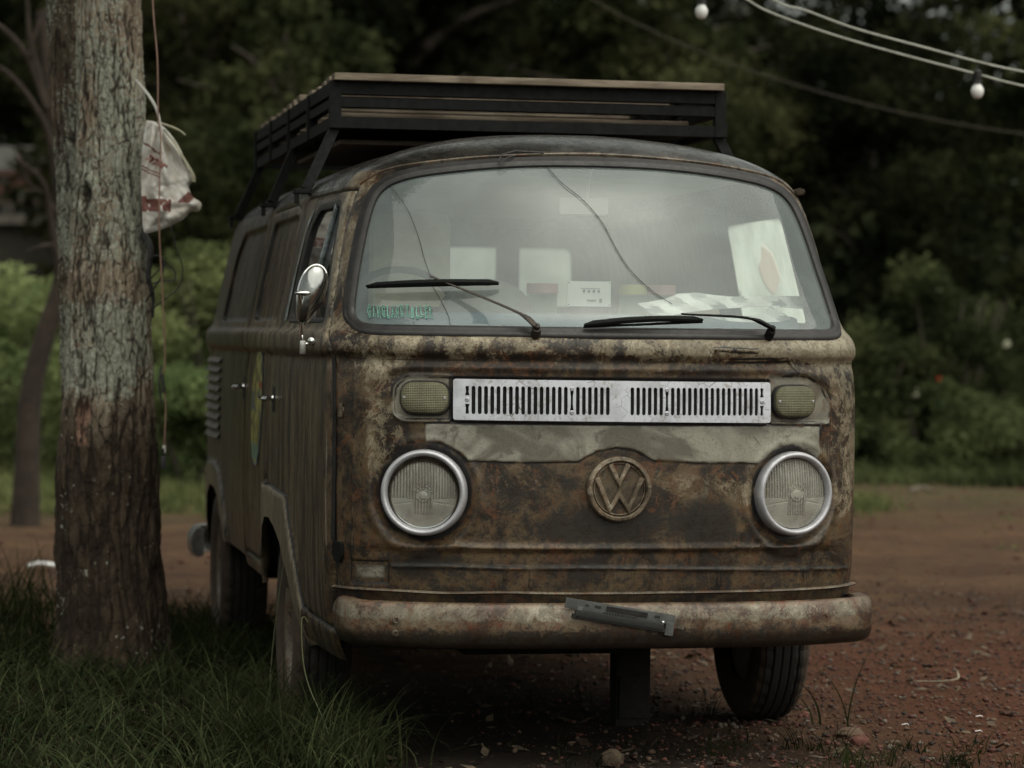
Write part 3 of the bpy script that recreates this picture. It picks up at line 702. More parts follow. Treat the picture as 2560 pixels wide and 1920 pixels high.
# headlights ---------------------------------------------------------
def headlight(x,z,tilt):
    u,s=front(x,z);p=S(u,s);c=np.array([p[0],p[1]-.006+(.010 if x>0 else 0),p[2]])
    ax=np.array([.30*np.sign(x) if x<0 else .24,-1,0.02]);ax/=np.linalg.norm(ax)
    mb=MB();mb.lathe([(.128,-.06),(.128,-.004),(.1265,.008),(.1215,.0155),(.1155,.0165),(.111,.012),(.1085,.003),(.1075,-.012)],c,ax,72)
    h=mb.build('headlight',M['satin'],van,sharp=60)
    mb=MB();mb.lathe([(.107,-.004),(.1065,-.020),(.092,-.05),(.06,-.075),(.03,-.088),(.0,-.09)],c-ax*.004,ax,48);mb.build('reflector',M['reflector'],h)
    bc=c-ax*.05;mb=MB();mb.lathe([(0,.022),(.008,.020),(.014,.010),(.015,-.02)][::-1],bc,ax,20);mb.build('lamp_bulb',M['satin'],h)
    # fluted lens
    t2=ax.copy();
    if tilt:t2=ax+np.array([0,0,-.13]);t2/=np.linalg.norm(t2)
    cc=c-ax*(.004 if not tilt else .010)+np.array([0,0,-.004 if tilt else 0]);n1=90
    g=np.linspace(-1,1,n1);gx,gz=np.meshgrid(g,g,indexing='ij');rr=np.hypot(gx,gz);rad=.1055 if not tilt else .0985
    r2=rr.copy();sc=np.maximum(np.abs(gx),np.abs(gz))/np.maximum(rr,1e-6);X_=gx*sc;Z_=gz*sc
    rr=np.hypot(X_,Z_);h0=.020*(1-rr**2)
    fl=np.abs(np.sin(X_*56));fl=fl*np.where(Z_>-.12,1,0)*(np.hypot(X_,Z_+.02)>.30)*.0016
    fl=fl+np.where((Z_<=-.12)&(Z_>-.45)&(np.abs(X_)<.25),np.abs(np.sin(X_*70))*.0014,0)
    fl=fl+.0016*(np.abs(np.hypot(X_,Z_+.02)-.24)<.025)+.0012*(np.abs(np.hypot(X_*.9,Z_+.02)-.13)<.02)+.0012*(np.abs(Z_+.16-.30*np.abs(X_)*-1*.6)<.015)*(np.abs(X_)>.3)*(rr<.97)
    xx=np.cross(t2,(0,0,1.));xx=-np.cross((0,0,1.),t2)*-1;xx/=np.linalg.norm(xx);zz=np.cross(xx,t2)*1
    if zz[2]<0:zz=-zz
    V=cc+rad*(X_.ravel()[:,None]*xx+Z_.ravel()[:,None]*zz)+(h0-fl).ravel()[:,None]*t2
    F_=[(i*n1+j,(i+1)*n1+j,(i+1)*n1+j+1,i*n1+j+1) for i in range(n1-1) for j in range(n1-1)]
    lo=MB().add(V,F_).build('lens',M['lens'],h,sharp=180);fa=lo.data.attributes.new('flute','FLOAT','POINT');rq=np.hypot(X_,Z_+.02).ravel();fa.data.foreach_set('value',np.clip(((Z_.ravel()>-.12)&(rq>.30))*1.+((Z_.ravel()<=-.12)&(np.abs(X_.ravel())<.28)&(Z_.ravel()>-.6))*.8+(np.abs(rq-.24)<.04)*.9,0,1).astype(np.float32))
    mb=MB()
    if tilt: mb.lathe([(.1035,-.004),(.102,.006),(.0985,.005),(.0975,-.01)],cc,t2,64)
    else: mb.lathe([(.108,-.004),(.1065,.002),(.105,-.006)],cc,t2,64)
    mb.build('lens_rim',M['chrome'],h)
    mb=MB();sx=.118*(1 if x<0 else -1);sp_=c+np.array([sx,0,-.001])+ax*.017;mb.lathe([(0,.003),(.0045,.002),(.006,-.002)][::-1],sp_,ax,12);mb.build('screw',M['chrome'],h)
    return h
headlight(-.570,.823,True);headlight(.571,.821,False)
# turn signals --------------------------------------------------------
def stad(cx,cz,a,b,r,n=8):
    return rnd([(cx-a,cz-b),(cx+a,cz-b),(cx+a,cz+b),(cx-a,cz+b)],r,n)
def signal(x,z):
    mb=MB();lo=np.array(fus(stad(x,z,.067,.046,.045)));V=[];n_=len(lo);C=lo.mean(0)
    prof=[(1.0,.000),(1.0,.012),(.97,.018),(.90,.021),(.6,.023),(.3,.024)]
    for k_,h in prof:
        q=C+(lo-C)*k_;V.append(SP(q[:,0],q[:,1],np.full(n_,h)))
    F_=[(i*n_+j,i*n_+(j+1)%n_,(i+1)*n_+(j+1)%n_,(i+1)*n_+j) for i in range(len(prof)-1) for j in range(n_)]+[tuple(range((len(prof)-1)*n_,len(prof)*n_))]
    mb.add(np.concatenate(V),F_);h=mb.build('turn_signal',M['signal'],van,sharp=60)
    mb=MB();sweep_seal(mb,lo,[(-.001,.002),(-.001,.009),(.003,.009),(.0055,.004),(.006,-.004)]);mb.build('lamp_gasket',M['rubber'],h)
    for q in(-.056,.056):mb=MB();screw(mb,x+q,z,.0058,.019,.004);mb.build('screw',[M['satin'],M['hollow']],h)
signal(-.566,1.103);signal(.560,1.100)
# bumper ----------------------------------------------------------------
mb=MB();half_=[(0,-.085),(.25,-.080),(.45,-.062),(.62,-.030),(.745,.010),(.800,.045),(.832,.10),(.842,.17),(.840,.26),(.838,.34)]
pl=[(-x,y) for x,y in half_[::-1][:-1]]+half_;pl=spline(pl,6);pl[:,0]=pl[:,0]*.975+.016
sec=[(.055,.055),(.052,.064),(.020,.0685),(.006,.064),(-.002,.050),(-.006,.020),(-.006,-.015),(-.001,-.045),(.008,-.062),(.022,-.0685),(.05,-.068),(.07,-.064)]
T=np.gradient(pl,axis=0);T/=np.linalg.norm(T,axis=1,keepdims=True);IN=np.stack([-T[:,1],T[:,0]],1)   # points inwards (+y at the front)
V=[];n_=len(pl);zc=.437-.000*pl[:,0]
endt=1-.35*sm(np.abs(pl[:,1]),.18,.34)*1
for o_,h in sec:
    dd=(vnoise(np.stack([pl[:,0]*9,pl[:,1]*9,np.full(n_,h*30)],1),6)-.5)*.004
    V.append(np.stack([pl[:,0]+IN[:,0]*(o_+dd),pl[:,1]+IN[:,1]*(o_+dd),zc+h*endt+.004*sm(np.abs(pl[:,0]),.5,.85)],1))
F_=[((i+1)*n_+j,(i+1)*n_+j+1,i*n_+j+1,i*n_+j) for i in range(len(sec)-1) for j in range(n_-1)]
mb.add(np.concatenate(V),F_);F2=[tuple(i*n_ for i in range(len(sec))),tuple(i*n_+n_-1 for i in range(len(sec)))[::-1]];mb.f+=[list(q) for q in F2];mb.m+=[0,0]
bu=mb.build('front_bumper',M['bumper'],van,sharp=60)
me=bu.data;co=np.array([v.co[:] for v in me.vertices]);at=me.color_attributes.new('zone','FLOAT_COLOR','POINT')
zz_=co[:,2];zn=np.zeros((len(co),4));zn[:,0]=np.clip(.66-.8*sm(-zz_,-.447,-.420)-.2*sm(zz_,.485,.50),0,1);zn[:,1]=np.clip(.03+1.0*sm(-zz_,-.442,-.412),0,1);at.data.foreach_set('color',zn.astype(np.float32).ravel())  # pale top and dark lower half: light from above painted into the zones
for x,z,r in((-.66,.455,.012),(.64,.455,.013),(.02,.456,.008),(.10,.42,.008),(.33,.42,.006),(.64,.418,.006),(-.66,.416,.008)):
    y=np.interp(abs(x),[a for a,b in half_[:6]],[b for a,b in half_[:6]])+.004;mb=MB()
    mb.lathe([(0,.006),(r*.5,.006),(r*.55,.012),(r*.8,.012),(r*.85,.004),(r*1.35,.003),(r*1.35,-.003)][::-1],(x,y,z),(0,-1,0),14);mb.build('bumper_bolt',M['trim'],bu)
# licence plate bracket, hanging askew
pb=MB();A=np.array([-.172,-.098,.503]);B=np.array([.158,-.098,.448]);dx=(B-A)/np.linalg.norm(B-A);up_=np.array([-dx[2],0,dx[0]]);rot=np.stack([dx,np.array([0,1,0]),up_],1)
c=(A+B)/2
pb.box(c+up_*.008,(.335,.004,.030),rot,bev=.0012);pb.box(c-up_*.017+np.array([0,-.006,0]),(.27,.014,.020),rot,1,bev=.003);pb.box(c-up_*.026+np.array([0,.0,0]),(.28,.02,.010),rot,1)
pb.box(A-up_*.014+dx*.045,(.018,.012,.034),rot,bev=.003);pb.box(B-up_*.020-dx*.012,(.026,.012,.040),rot,bev=.003);pb.box(B+dx*.012-up_*.006+np.array([0,.004,0]),(.04,.004,.020),rot,2)
M['worngrey']=simple('worn_grey_plate',(.085,.09,.088),.7,var=.6,scale=30,c2=(.05,.05,.05))
for t_,sz in((.065,.006),(.098,.010),(.28,.009)):
    q=A+dx*t_+up_*.010+np.array([0,-.0025,0]);pb.box(q,(sz*1.8,.001,sz*.8),rot,1)
pb.box(c+dx*.02+up_*.010+np.array([0,-.0035,0]),(.125,.003,.014),rot,3)
for t_ in range(12):pb.box(A+dx*(.12+t_*.0085)-up_*.0045+np.array([0,-.0035,0]),(.004,.003,.006),rot,3)
pb.lathe([(0,.004),(.005,.003),(.0065,-.001)][::-1],B-dx*.035-up_*.004+np.array([0,-.003,0]),(0,-1,0),12,4)
pb.build('licence_plate_bracket',[M['worngrey'],M['darkplastic'],M['trim'],M['tyre'],M['chrome']],van,sharp=30)
# wheels -----------------------------------------------------------------
def wheel(x,y,sg,nm='wheel'):
    ro=.325;root=bpy.data.objects.new(nm,None);root.location=(x,y,ro-.004);link(root,van);bpy.context.view_layer.update();c=np.array([x,y,ro-.004]);ax=(sg,0,0)
    hw=.0925;mb=MB()
    prof=[(.19,-hw*.75),(.215,-hw*.95),(.255,-hw*1.04),(.29,-hw),(.312,-hw*.86),(.320,-hw*.70)]
    seg=96;tp=[]
    for k,hh in enumerate(np.linspace(-.68,.68,23)):
        g_=.006 if k%5==4 else 0;tp.append((.3255-.006*abs(hh)**3-g_,hw*hh))
    prof+=tp+[(.320,hw*.70),(.312,hw*.86),(.29,hw),(.255,hw*1.04),(.215,hw*.95),(.19,hw*.75)]
    mb.lathe(prof,c,ax,seg)
    v=mb.v[0];rel=v-c;rad=np.hypot(rel[:,1],rel[:,2]);idx=np.tile(np.arange(seg),len(prof));lat=np.abs(rel[:,0])/hw
    blk=((idx%3)==0)&(lat>.42)&(lat<.9)&(rad>.3);k=np.where(blk,(rad-.006)/rad,1);v[:,1]=c[1]+rel[:,1]*k;v[:,2]=c[2]+rel[:,2]*k
    pi=np.repeat(np.arange(len(prof)),seg)
    sw=[1 if (i<5 or i>=len(prof)-6) else 0 for i in range(len(prof)-1) for j in range(seg)];mb.m=sw
    mb.build('tyre',[M['tyre'],M['tyremud']],root,sharp=25)
    mb=MB();mb.lathe([(.02,.04),(.06,.045),(.10,.035),(.13,.03),(.145,.045),(.165,.06),(.185,.072),(.197,.074),(.199,.06),(.195,-.06),(.1,-.06),(.02,-.05)][::-1],c,ax,48)
    for k in range(5):
        a=k*2*math.pi/5;mb.lathe([(0,.055),(.009,.053),(.011,.03)][::-1],c+np.array([0,math.cos(a)*.075,math.sin(a)*.075]),ax,8)
    mb.build('rim',M['trim'],root)
for x,y,s_ in((-.765,1.12,-1),(.765,1.12,1),(-.785,3.53,-1),(.785,3.53,1)):wheel(x,y,s_)
# wheel wells, floor, underbody
mb=MB()
for sg in(-1,1):
    for op in(op1,op2):
        o=[(y,max(z,.42)) for y,z in op];xo=sg*.83;xi=sg*.52
        V=[(xo,y,z+.0) for y,z in o]+[(xi,y,z) for y,z in o];n_=len(o)
        mb.add(V,[(i,i+1,n_+i+1,n_+i) for i in range(n_-1)]+[tuple(range(n_,2*n_))])
mb.box((0,2.15,.44),(1.60,3.95,.03));mb.box((0,1.12,.34),(.60,.5,.18));mb.box((0,2.2,.36),(.5,2.2,.14));mb.box((0,3.7,.38),(.8,.75,.20))
mb.tube([(-.7,1.12,.32),(.7,1.12,.32)],.045,10);mb.tube([(-.7,3.53,.32),(.7,3.53,.32)],.05,10);mb.box((0,.40,.38),(1.25,.30,.06))
mb.build('underbody',M['hollow'],van)
# rear bumper end
mb=MB();pl2=spline([(-.70,4.36),(-.84,4.33),(-.905,4.26),(-.925,4.16),(-.915,4.05)],6);sc2=[(.03,.055),(.0,.06),(-.02,.035),(-.026,0),(-.02,-.035),(0,-.06),(.03,-.055)]
T=np.gradient(pl2,axis=0);T/=np.linalg.norm(T,axis=1,keepdims=True);IN2=np.stack([-T[:,1],T[:,0]],1)
if IN2[10,0]<0:IN2=-IN2
V=[np.stack([pl2[:,0]+IN2[:,0]*a,pl2[:,1]+IN2[:,1]*a,np.full(len(pl2),.385)+b*1.05],1) for a,b in sc2];n_=len(pl2)
mb.add(np.concatenate(V),[(i*n_+j,i*n_+j+1,(i+1)*n_+j+1,(i+1)*n_+j) for i in range(6) for j in range(n_-1)]+[tuple(i*n_+n_-1 for i in range(7))]);mb.box((0,4.38,.385),(1.4,.05,.12),bev=.02)
mb.build('rear_bumper',M['dullchrome'],van)
# air vents on the rear quarter ------------------------------------------
for k in range(9):
    mb=MB();z=1.165-k*.0385;u0,s0=side(3.42,z);u1,s1=side(4.02,z)
    q=np.linspace(u0,u1,24);taper=np.sin(np.linspace(.12,math.pi-.12,24))**.3
    a=SP(q,np.full(24,s0),.004+.018*taper);b=SP(q,np.full(24,s0+.020),.003*taper);c_=SP(q,np.full(24,s0-.004),.000*taper)
    mb.add(np.vstack([a,b,c_]),[(j,j+1,24+j+1,24+j) for j in range(23)],0);mb.add(np.vstack([a,c_]),[(24+j,24+j+1,j+1,j) for j in range(23)],1);mb.build('air_vent',[M['trim'],M['hollow']],van)
# door handles -------------------------------------------------------------
def handle(y,z,parent,dirn=1):
    u,s=side(y,z);p=S(u,s);mb=MB()
    mb.tube(spline([p+np.array([.004,0,0]),p+np.array([-.030,0,.002]),p+np.array([-.042,.02*dirn,.002]),p+np.array([-.042,.10*dirn,.0]),p+np.array([-.030,.125*dirn,0])],5),.0105,10,flat=.8)
    mb.lathe([(0,.008),(.012,.006),(.014,0),(.014,-.01)][::-1],p,(-1,0,0),14)
    h=mb.build('handle',M['chrome'],parent)
    q=patch([side(y+.06*dirn,z-.045),side(y-.02*dirn,z-.045),side(y-.02*dirn,z+.04),side(y+.06*dirn,z+.04)][::dirn],.03,.0008);MB().add(*q).build('handle_recess_shade',M['hollow'],h)  # flat black patch painting the shade inside the handle recess
handle(1.40,1.068,cab_door,-1);handle(2.44,1.087,cargo_door,-1)
# surfboard decal on the cargo door ---------------------------------------
def decal_mat():
    m,t=newmat('painted_board_decal');g=NG(t);v=g.coord()
    wv=g.n('ShaderNodeTexWave');wv.inputs['Scale'].default_value=9;wv.inputs['Distortion'].default_value=9;wv.inputs['Detail'].default_value=3;g.l(v,wv.inputs['Vector'])
    n=g.noise(v,7,2,.5);n2=g.noise(g.coord(loc=(3,1,2)),5,2,.5)
    col=g.mix(g.mr(wv.outputs['Fac'],.5,.62),(.30,.29,.09),(.13,.12,.045))
    sp=g.n('ShaderNodeSeparateXYZ');g.l(v,sp.inputs[0])
    c1=g.math('MULTIPLY',g.mr(g.math('ABSOLUTE',g.math('SUBTRACT',sp.outputs[2],1.045)),.02,.05,1,0),g.mr(n,.42,.5));col=g.mix(c1,col,(.055,.075,.10))
    c2=g.mr(g.math('ABSOLUTE',g.math('SUBTRACT',sp.outputs[2],1.105)),.006,.014,1,0);col=g.mix(g.math('MULTIPLY',c2,g.mr(n2,.45,.55)),col,(.28,.03,.02))
    c3=g.mr(g.math('ABSOLUTE',g.math('SUBTRACT',sp.outputs[2],.865)),.02,.035,1,0);col=g.mix(g.math('MULTIPLY',c3,.8),col,(.10,.19,.16))
    g.out(g.pbsdf(col,.5));return m
dl=rnd(sus([(1.90,1.238),(1.80,1.20),(1.735,1.13),(1.725,1.03),(1.80,.90),(1.895,.82),(2.04,.84),(2.08,.93),(2.07,1.06),(2.0,1.18)]),.05)
dm=decal_mat();v,f=patch(dl,.03,.006);dc=MB().add(v,f).build('board_decal',dm,cargo_door)
v,f=patch(offs(dl,.012),.03,.0045);MB().add(v,f).build('decal_border',M['primer'],dc)
# hinge, wire cover on the front corner
mb=MB()
for z,zz in((1.062,.03),):
    u,s=front(-.795,z);p=SP(u,s,.006);mb.lathe([(.0,.02),(.008,.02),(.008,-.02),(0,-.02)],p,(0,0,1),10);mb.box(p+np.array([.012,.0,0]),(.035,.010,.016),bev=.003)
mb.build('door_hinge',M['trim'],van)
u,s=front(-.793,.640);q=rnd([(u-.020,s+.028),(u+.014,s+.028),(u+.018,s-.012),(u+.006,s-.036),(u-.010,s-.032),(u-.020,s-.01)],.008,4);v,f=patch(q,.01,.016,thick=.014);MB().add(v,f).build('jack_point_cover',M['black'],van)
q=np.array([front(-.805,z) for z in np.linspace(.67,1.22,12)]);mb=MB();mb.tube(SP(q[:,0]-.012,q[:,1],np.full(12,.003)),.0065,6);mb.build('door_gap_strip',M['hollow'],van)
M['armrust']=simple('brown_wiper_arm',(.040,.028,.020),.55,.2,var=.5,scale=40)
# wipers -------------------------------------------------------------------
def wiper(piv,knee,mid,bl0,bl1,armm,nm='wiper'):
    w_=MB();P=lambda x,z,o:SP(*front(x,z),o)
    p0_=P(*piv,.035);w_.lathe([(0,.012),(.009,.012),(.010,.0),(.014,-.002),(.015,-.03)][::-1],p0_,N(*front(*piv)),14)
    ar=spline([P(*piv,.042),P(*knee,.050),P(*mid,.044)],8);n_=len(ar);w_.tube(ar,np.interp(np.linspace(0,1,n_),[0,.35,.4,1],[.014,.015,.0085,.006]),8,flat=.5)
    wp=w_.build(nm,armm,van)
    b=MB();xs=np.linspace(0,1,14);L=[P(bl0[0]+(bl1[0]-bl0[0])*t,bl0[1]+(bl1[1]-bl0[1])*t,.020) for t in xs];L2=[P(bl0[0]+(bl1[0]-bl0[0])*t,bl0[1]+(bl1[1]-bl0[1])*t,.028+.012*math.sin(math.pi*t)) for t in xs]
    b.tube(L,.0045,6);b.tube(L2,[.003]+[.0095]*12+[.003],8,flat=1.0);b.build('wiper_blade',M['black'],wp)
wiper((-.245,1.288),(-.30,1.330),(-.525,1.446),(-.70,1.422),(-.335,1.436),M['armrust'])
wiper((.478,1.290),(.40,1.312),(.20,1.333),(-.10,1.303),(.27,1.322),M['black'])
# mirror --------------------------------------------------------------------
mb=MB();mc=np.array([-.866,.44,1.408]);tl=R(16);rt=np.array([[math.cos(tl),0,math.sin(tl)],[0,1,0],[-math.sin(tl),0,math.cos(tl)]])
def head(mb,k,yo,ry):
    V=[];n1,n2=28,14
    for i in range(n2+1):
        t=math.pi*i/n2/2
        for j in range(n1):
            a_=2*math.pi*j/n1;zx=math.cos(a_);zz_=math.sin(a_);wz=.037*(1+.30*zz_)
            V.append((abs(zx)**.85*np.sign(zx)*wz*k*math.sin(t),-ry*math.cos(t)+yo,zz_*.092*k*math.sin(t)))
    V=np.array(V)@rt.T+mc;mb.add(V,[(i*n1+j,i*n1+(j+1)%n1,(i+1)*n1+(j+1)%n1,(i+1)*n1+j) for i in range(n2) for j in range(n1)])
head(mb,1,0,.030);mr_=mb.build('wing_mirror',M['mirrorshell'],van,sharp=180)
mb=MB();L_=[]
for j in range(41):
    a_=2*math.pi*j/40;L_.append(np.array([math.cos(a_)*.0385*(1+.30*math.sin(a_)),.004,.094*math.sin(a_)])@rt.T+mc)
mb.tube(L_,.0045,8,cap=False);mb.build('mirror_rim',M['chrome'],mr_)
bs=np.array([-.887,.455,1.262]);jt=mc+np.array([-.038,-.030,.004])
mb=MB();mb.tube(spline([bs+np.array([.035,0,-.004]),bs,bs+np.array([-.004,-.012,.05]),bs+np.array([-.002,-.02,.075]),jt],6),.0052,8);mb.build('mirror_arm',M['chrome'],mr_)
mb=MB();mb.tube([bs+np.array([-.001,-.015,.070]),mc+np.array([-.004,-.022,-.010])],.0042,8);mb.build('mirror_strut',M['chrome'],mr_)
mb=MB();mb.sphere(jt+np.array([.012,.005,.0]),(.026,.012,.008));mb.build('mirror_clamp',M['chrome'],mr_)
mb=MB();mb.box(bs+np.array([.0,0,-.016]),(.020,.020,.045),bev=.007);mb.build('mirror_foot',M['dullchrome'],mr_)
mb=MB();mb.lathe([(0,.014),(.011,.012),(.013,-.012)][::-1],bs+np.array([.026,-.010,.004]),(-.2,-1,0),14);mb.build('mirror_nut',M['chrome'],mr_)
# cracks in the windshield ------------------------------------------------
def onglass(pts,off=.001):
    q=np.array([front(x,z) for x,z in pts]);q=spline(q,6);return SP(q[:,0],q[:,1],np.full(len(q),off))
mb=MB();mb.tube(onglass([(-.625,1.765),(-.585,1.68),(-.56,1.60),(-.545,1.52),(-.53,1.46)]),.0009,4);mb.tube(onglass([(-.53,1.44),(-.51,1.40),(-.49,1.35),(-.487,1.315)]),.0010,4)
mb.build('crack',M['darkplastic'],ws);mb=MB();mb.tube(onglass([(-.15,1.812),(-.115,1.76),(-.05,1.70),(0,1.63),(.03,1.56),(.07,1.49),(.13,1.43),(.19,1.39)]),.0012,4);mb.build('crack',M['darkplastic'],ws)
mb=MB();mb.tube(SP(*np.array([front(x,z) for x,z in ((-.30,1.808),(-.285,1.822),(-.24,1.842),(-.15,1.85))]).T,np.array([.02,.03,.02,.008])),.0028,6);mb.tube(SP(*np.array([front(x,z) for x,z in ((-.298,1.80),(-.27,1.818),(-.24,1.835))]).T,np.array([.02,.024,.012])),.0022,6);mb.build('loose_rubber_strip',M['rubber'],van)
# sticker lettering on the glass ---------------------------------------------
def text_mesh(body,size,offset=0,shear=0,extr=0):
    c=bpy.data.curves.new('lettering','FONT');c.body=body;c.size=size;c.offset=offset;c.shear=shear;c.extrude=extr;c.align_x='LEFT';c.space_character=.86
    o=bpy.data.objects.new('lettering_tmp',c);COL.objects.link(o);bpy.context.view_layer.update()
    me=bpy.data.meshes.new_from_object(o.evaluated_get(bpy.context.evaluated_depsgraph_get()));v=np.array([q.co[:] for q in me.vertices]);f=[list(p.vertices) for p in me.polygons];bpy.data.objects.remove(o);bpy.data.curves.remove(c);bpy.data.meshes.remove(me);return v,f
M['teal']=simple('teal_sticker',(.16,.42,.33),.5,var=.1);M['stgrey']=simple('sticker_grey',(.10,.13,.115),.6,var=.2);M['redprint']=simple('faded_red_print',(.33,.07,.06),.7,var=.3)
st=None
def sticker():
    word='GANGLAND KiLLER';x=-.716;out=MB();inn=MB();rs=random.Random(4)
    adv=(.716-.520)/len(word)*.985
    for i,ch in enumerate(word):
        if ch==' ':x+=adv*.25;continue
        for mbk,off,hh in((out,.0021,.0012),(inn,-.0008,.0024)):
            v,f=text_mesh(ch,.047*(1.05 if ch.isupper() else .95),off,.12)
            w_=v[:,0].max()-v[:,0].min();cx=(v[:,0].max()+v[:,0].min())/2
            kx=(adv-.0030)/max(w_,.010) if ch!='i' else .8;kx=min(kx,1.1)
            dz=[.000,.002,-.001,.001,-.002,.001,0,.002,0,.003,0,-.001,.002,-.001,.001][i]
            jx=np.sin(v[:,1]*260+i)*.0007;jz=np.sin(v[:,0]*330+i*2)*.0009
            X_=x+adv/2+(v[:,0]-cx)*kx+jx;Z_=1.341+dz+v[:,1]+jz+.06*(X_+.716)*.0
            q=np.array([front(a,b) for a,b in zip(X_,Z_)]);mbk.add(SP(q[:,0],q[:,1],np.full(len(q),hh)),f)
        x+=adv
    s_=out.build('windshield_sticker',M['teal'],ws,smooth=False);inn.build('lettering',M['stgrey'],s_,smooth=False)
sticker()
# interior ------------------------------------------------------------------
mb=MB();mb.box((0,.60,1.335),(1.36,.36,.05),bev=.02);mb.add([(-.68,.44,1.352),(.68,.44,1.352),(.66,.30,1.27),(-.66,.30,1.27)],[(0,1,2,3)]);mb.build('dashboard',M['bluedash'],van)
mb=MB();mb.sphere((-.28,.66,1.355),(.155,.10,.115),24,14);mb.build('instrument_hood',M['greyint'],van)
mb=MB();a=np.linspace(0,2*np.pi,49);sw=np.array([-.515,.86,1.37]);mb.tube(np.stack([sw[0]+.17*np.cos(a),sw[1]+.08*np.sin(a),sw[2]+.13*np.sin(a)],1)[:-1].tolist()+[[sw[0]+.17,sw[1],sw[2]]],.012,8,cap=False);mb.tube([sw+np.array([-.16,0,0]),sw,sw+np.array([.16,0,0])],.010,8);mb.tube([sw,(-.53,.62,1.15)],.02,8);mb.build('steering_wheel',M['darkplastic'],van)
def seat(x,w_,top):
    mb=MB();mb.box((x,1.08,(top+.95)/2),(w_,.10,top-.95),bev=.045);mb.box((x,.90,.92),(w_*1.4,.45,.12),bev=.04);mb.build('seat',M['cloth'],van)
seat(-.462,.27,1.70);seat(.42,.36,1.40)
mb=MB();mb.box((.02,.60,1.703),(.16,.02,.056),bev=.009);mb.tube([(.03,.60,1.715),(.026,.56,1.77),(.02,.5,1.82)],.006,8);mb.build('rear_view_mirror',simple('mirror_back',(.85,.85,.82),.5,var=.1),van)
mb=MB();mb.box((0,4.02,1.00),(1.5,.02,.72));mb.box((.41,3.95,1.5),(.10,.03,.46));mb.box((.20,3.9,1.42),(.5,.03,.19));mb.build('rear_interior_panel',M['greyint'],van)
mb=MB();mb.box((0,2.2,1.80),(1.12,3.2,.02),bev=.008);mb.build('headliner',simple('dusty_headliner',(.30,.30,.27),.9,var=.2),van)
v,f=patch(rnd(sus([(1.10,1.50),(1.17,1.47),(1.23,1.44),(1.30,1.46),(1.36,1.50),(1.38,1.55),(1.32,1.57),(1.28,1.62),(1.22,1.60),(1.16,1.58)],1),.02,3),.03,-.004);MB().add(v,f).build('window_sticker',M['redglow'],rd)
# things lying in the cab ----------------------------------------------------
def sheet(nm,out,seed,lab,y0=.42,grp='papers on the dashboard'):
    """a crumpled sheet standing up from the dashboard: outline in (x, z), creased in depth"""
    o_=np.asarray(out,float);st=.007;mn,mx=o_.min(0),o_.max(0);a,b=np.meshgrid(np.arange(mn[0],mx[0],st),np.arange(mn[1],mx[1],st),indexing='ij');g=np.stack([a.ravel(),b.ravel()],1);g=g[inpoly(g,o_)&(pdist(g,o_,True)>.003)];dd=dens(o_,st,True);m_=len(dd)
    r=delaunay_2d_cdt([Vector(p) for p in np.vstack([g,dd])],[(len(g)+i,len(g)+(i+1)%m_) for i in range(m_)],[],0,1e-6);q=np.array([v[:] for v in r[0]]);t=np.array([f for f in r[2]]);t=t[inpoly(q[t].mean(1),o_)]
    x,z=q.T;k1=np.abs(((x*9+z*14+seed*.37)%1.0)-.5);k2=np.abs(((x*6-z*17+seed*.61)%1.0)-.5)
    y=y0+k1*.05+k2*.045+(z-mn[1])*.9+(x-o_[:,0].mean())**2*.5
    o=MB().add(np.stack([x,y,z],1),t.tolist()).build(nm,M['paper'],None,smooth=False);m_=o.modifiers.new('t','SOLIDIFY');m_.thickness=.001;tag(o,lab,'paper',grp)
sheet('paper_sheet',[(.165,1.395),(.20,1.362),(.245,1.345),(.262,1.36),(.35,1.375),(.47,1.385),(.58,1.392),(.70,1.385),(.735,1.405),(.725,1.425),(.60,1.426),(.48,1.420),(.42,1.424),(.345,1.431),(.29,1.427),(.25,1.410)],3,'long crumpled white sheet spread across the dashboard behind the windshield',.34)
sheet('paper_sheet',[(.37,1.355),(.45,1.352),(.53,1.362),(.575,1.392),(.61,1.393),(.60,1.372),(.63,1.352),(.60,1.343),(.50,1.340),(.42,1.343)],5,'smaller torn white sheet in front of the long sheet on the dashboard',.30)
sheet('paper_sheet',[(.715,1.335),(.752,1.335),(.765,1.40),(.757,1.46),(.742,1.525),(.725,1.50),(.722,1.43),(.712,1.39)],8,'folded white paper standing against the passenger window corner',.40)
e=MB();e.box((-.004,.395,1.422),(.138,.006,.078));o=e.build('control_card',M['white'],None,smooth=False);tag(o,'small white panel with four black holes leaning inside the windshield','panel')
for k in range(4):e=MB();e.lathe([(0,.0015),(.0042,.0012),(.0042,-.001)][::-1],(-.020+k*.0155,.391,1.430),(0,-1,0),10);e.build('panel_hole',M['darkplastic'],o)
for q_ in(((.0,.3905,1.439),(.062,.002,.0012)),((.004,.3905,1.402),(.028,.002,.005)),((.033,.3905,1.402),(.008,.002,.012))):e=MB();e.box(*q_);e.build('panel_marking',M['stgrey'],o)
for sx in(-.068,.060):
    for sz in(-.034,.034):e=MB();e.lathe([(0,.001),(.002,.0)][::-1],(sx,.3915,1.422+sz),(0,-1,0),8);e.build('corner_screw',M['darkplastic'],o)
def jar(x,y,r,lidc,lab,h=.065):
    b=MB();b.lathe([(0,0),(r,0),(r,h),(0,h)],(x,y,1.36),(0,0,1),24);o=b.build('jar',M['haze_glass'],None,sharp=40)
    l=MB();l.lathe([(0,h+.032),(r*1.04,h+.032),(r*1.06,h),(0,h)][::-1],(x,y,1.36),(0,0,1),24);l.build('lid',lidc,o,sharp=40);tag(o,lab,'jar',None,None);o['group']='jars behind the dashboard'
LY=simple('yellow_lid',(.45,.42,.10),.5);LP=simple('pink_lid',(.42,.22,.22),.5)
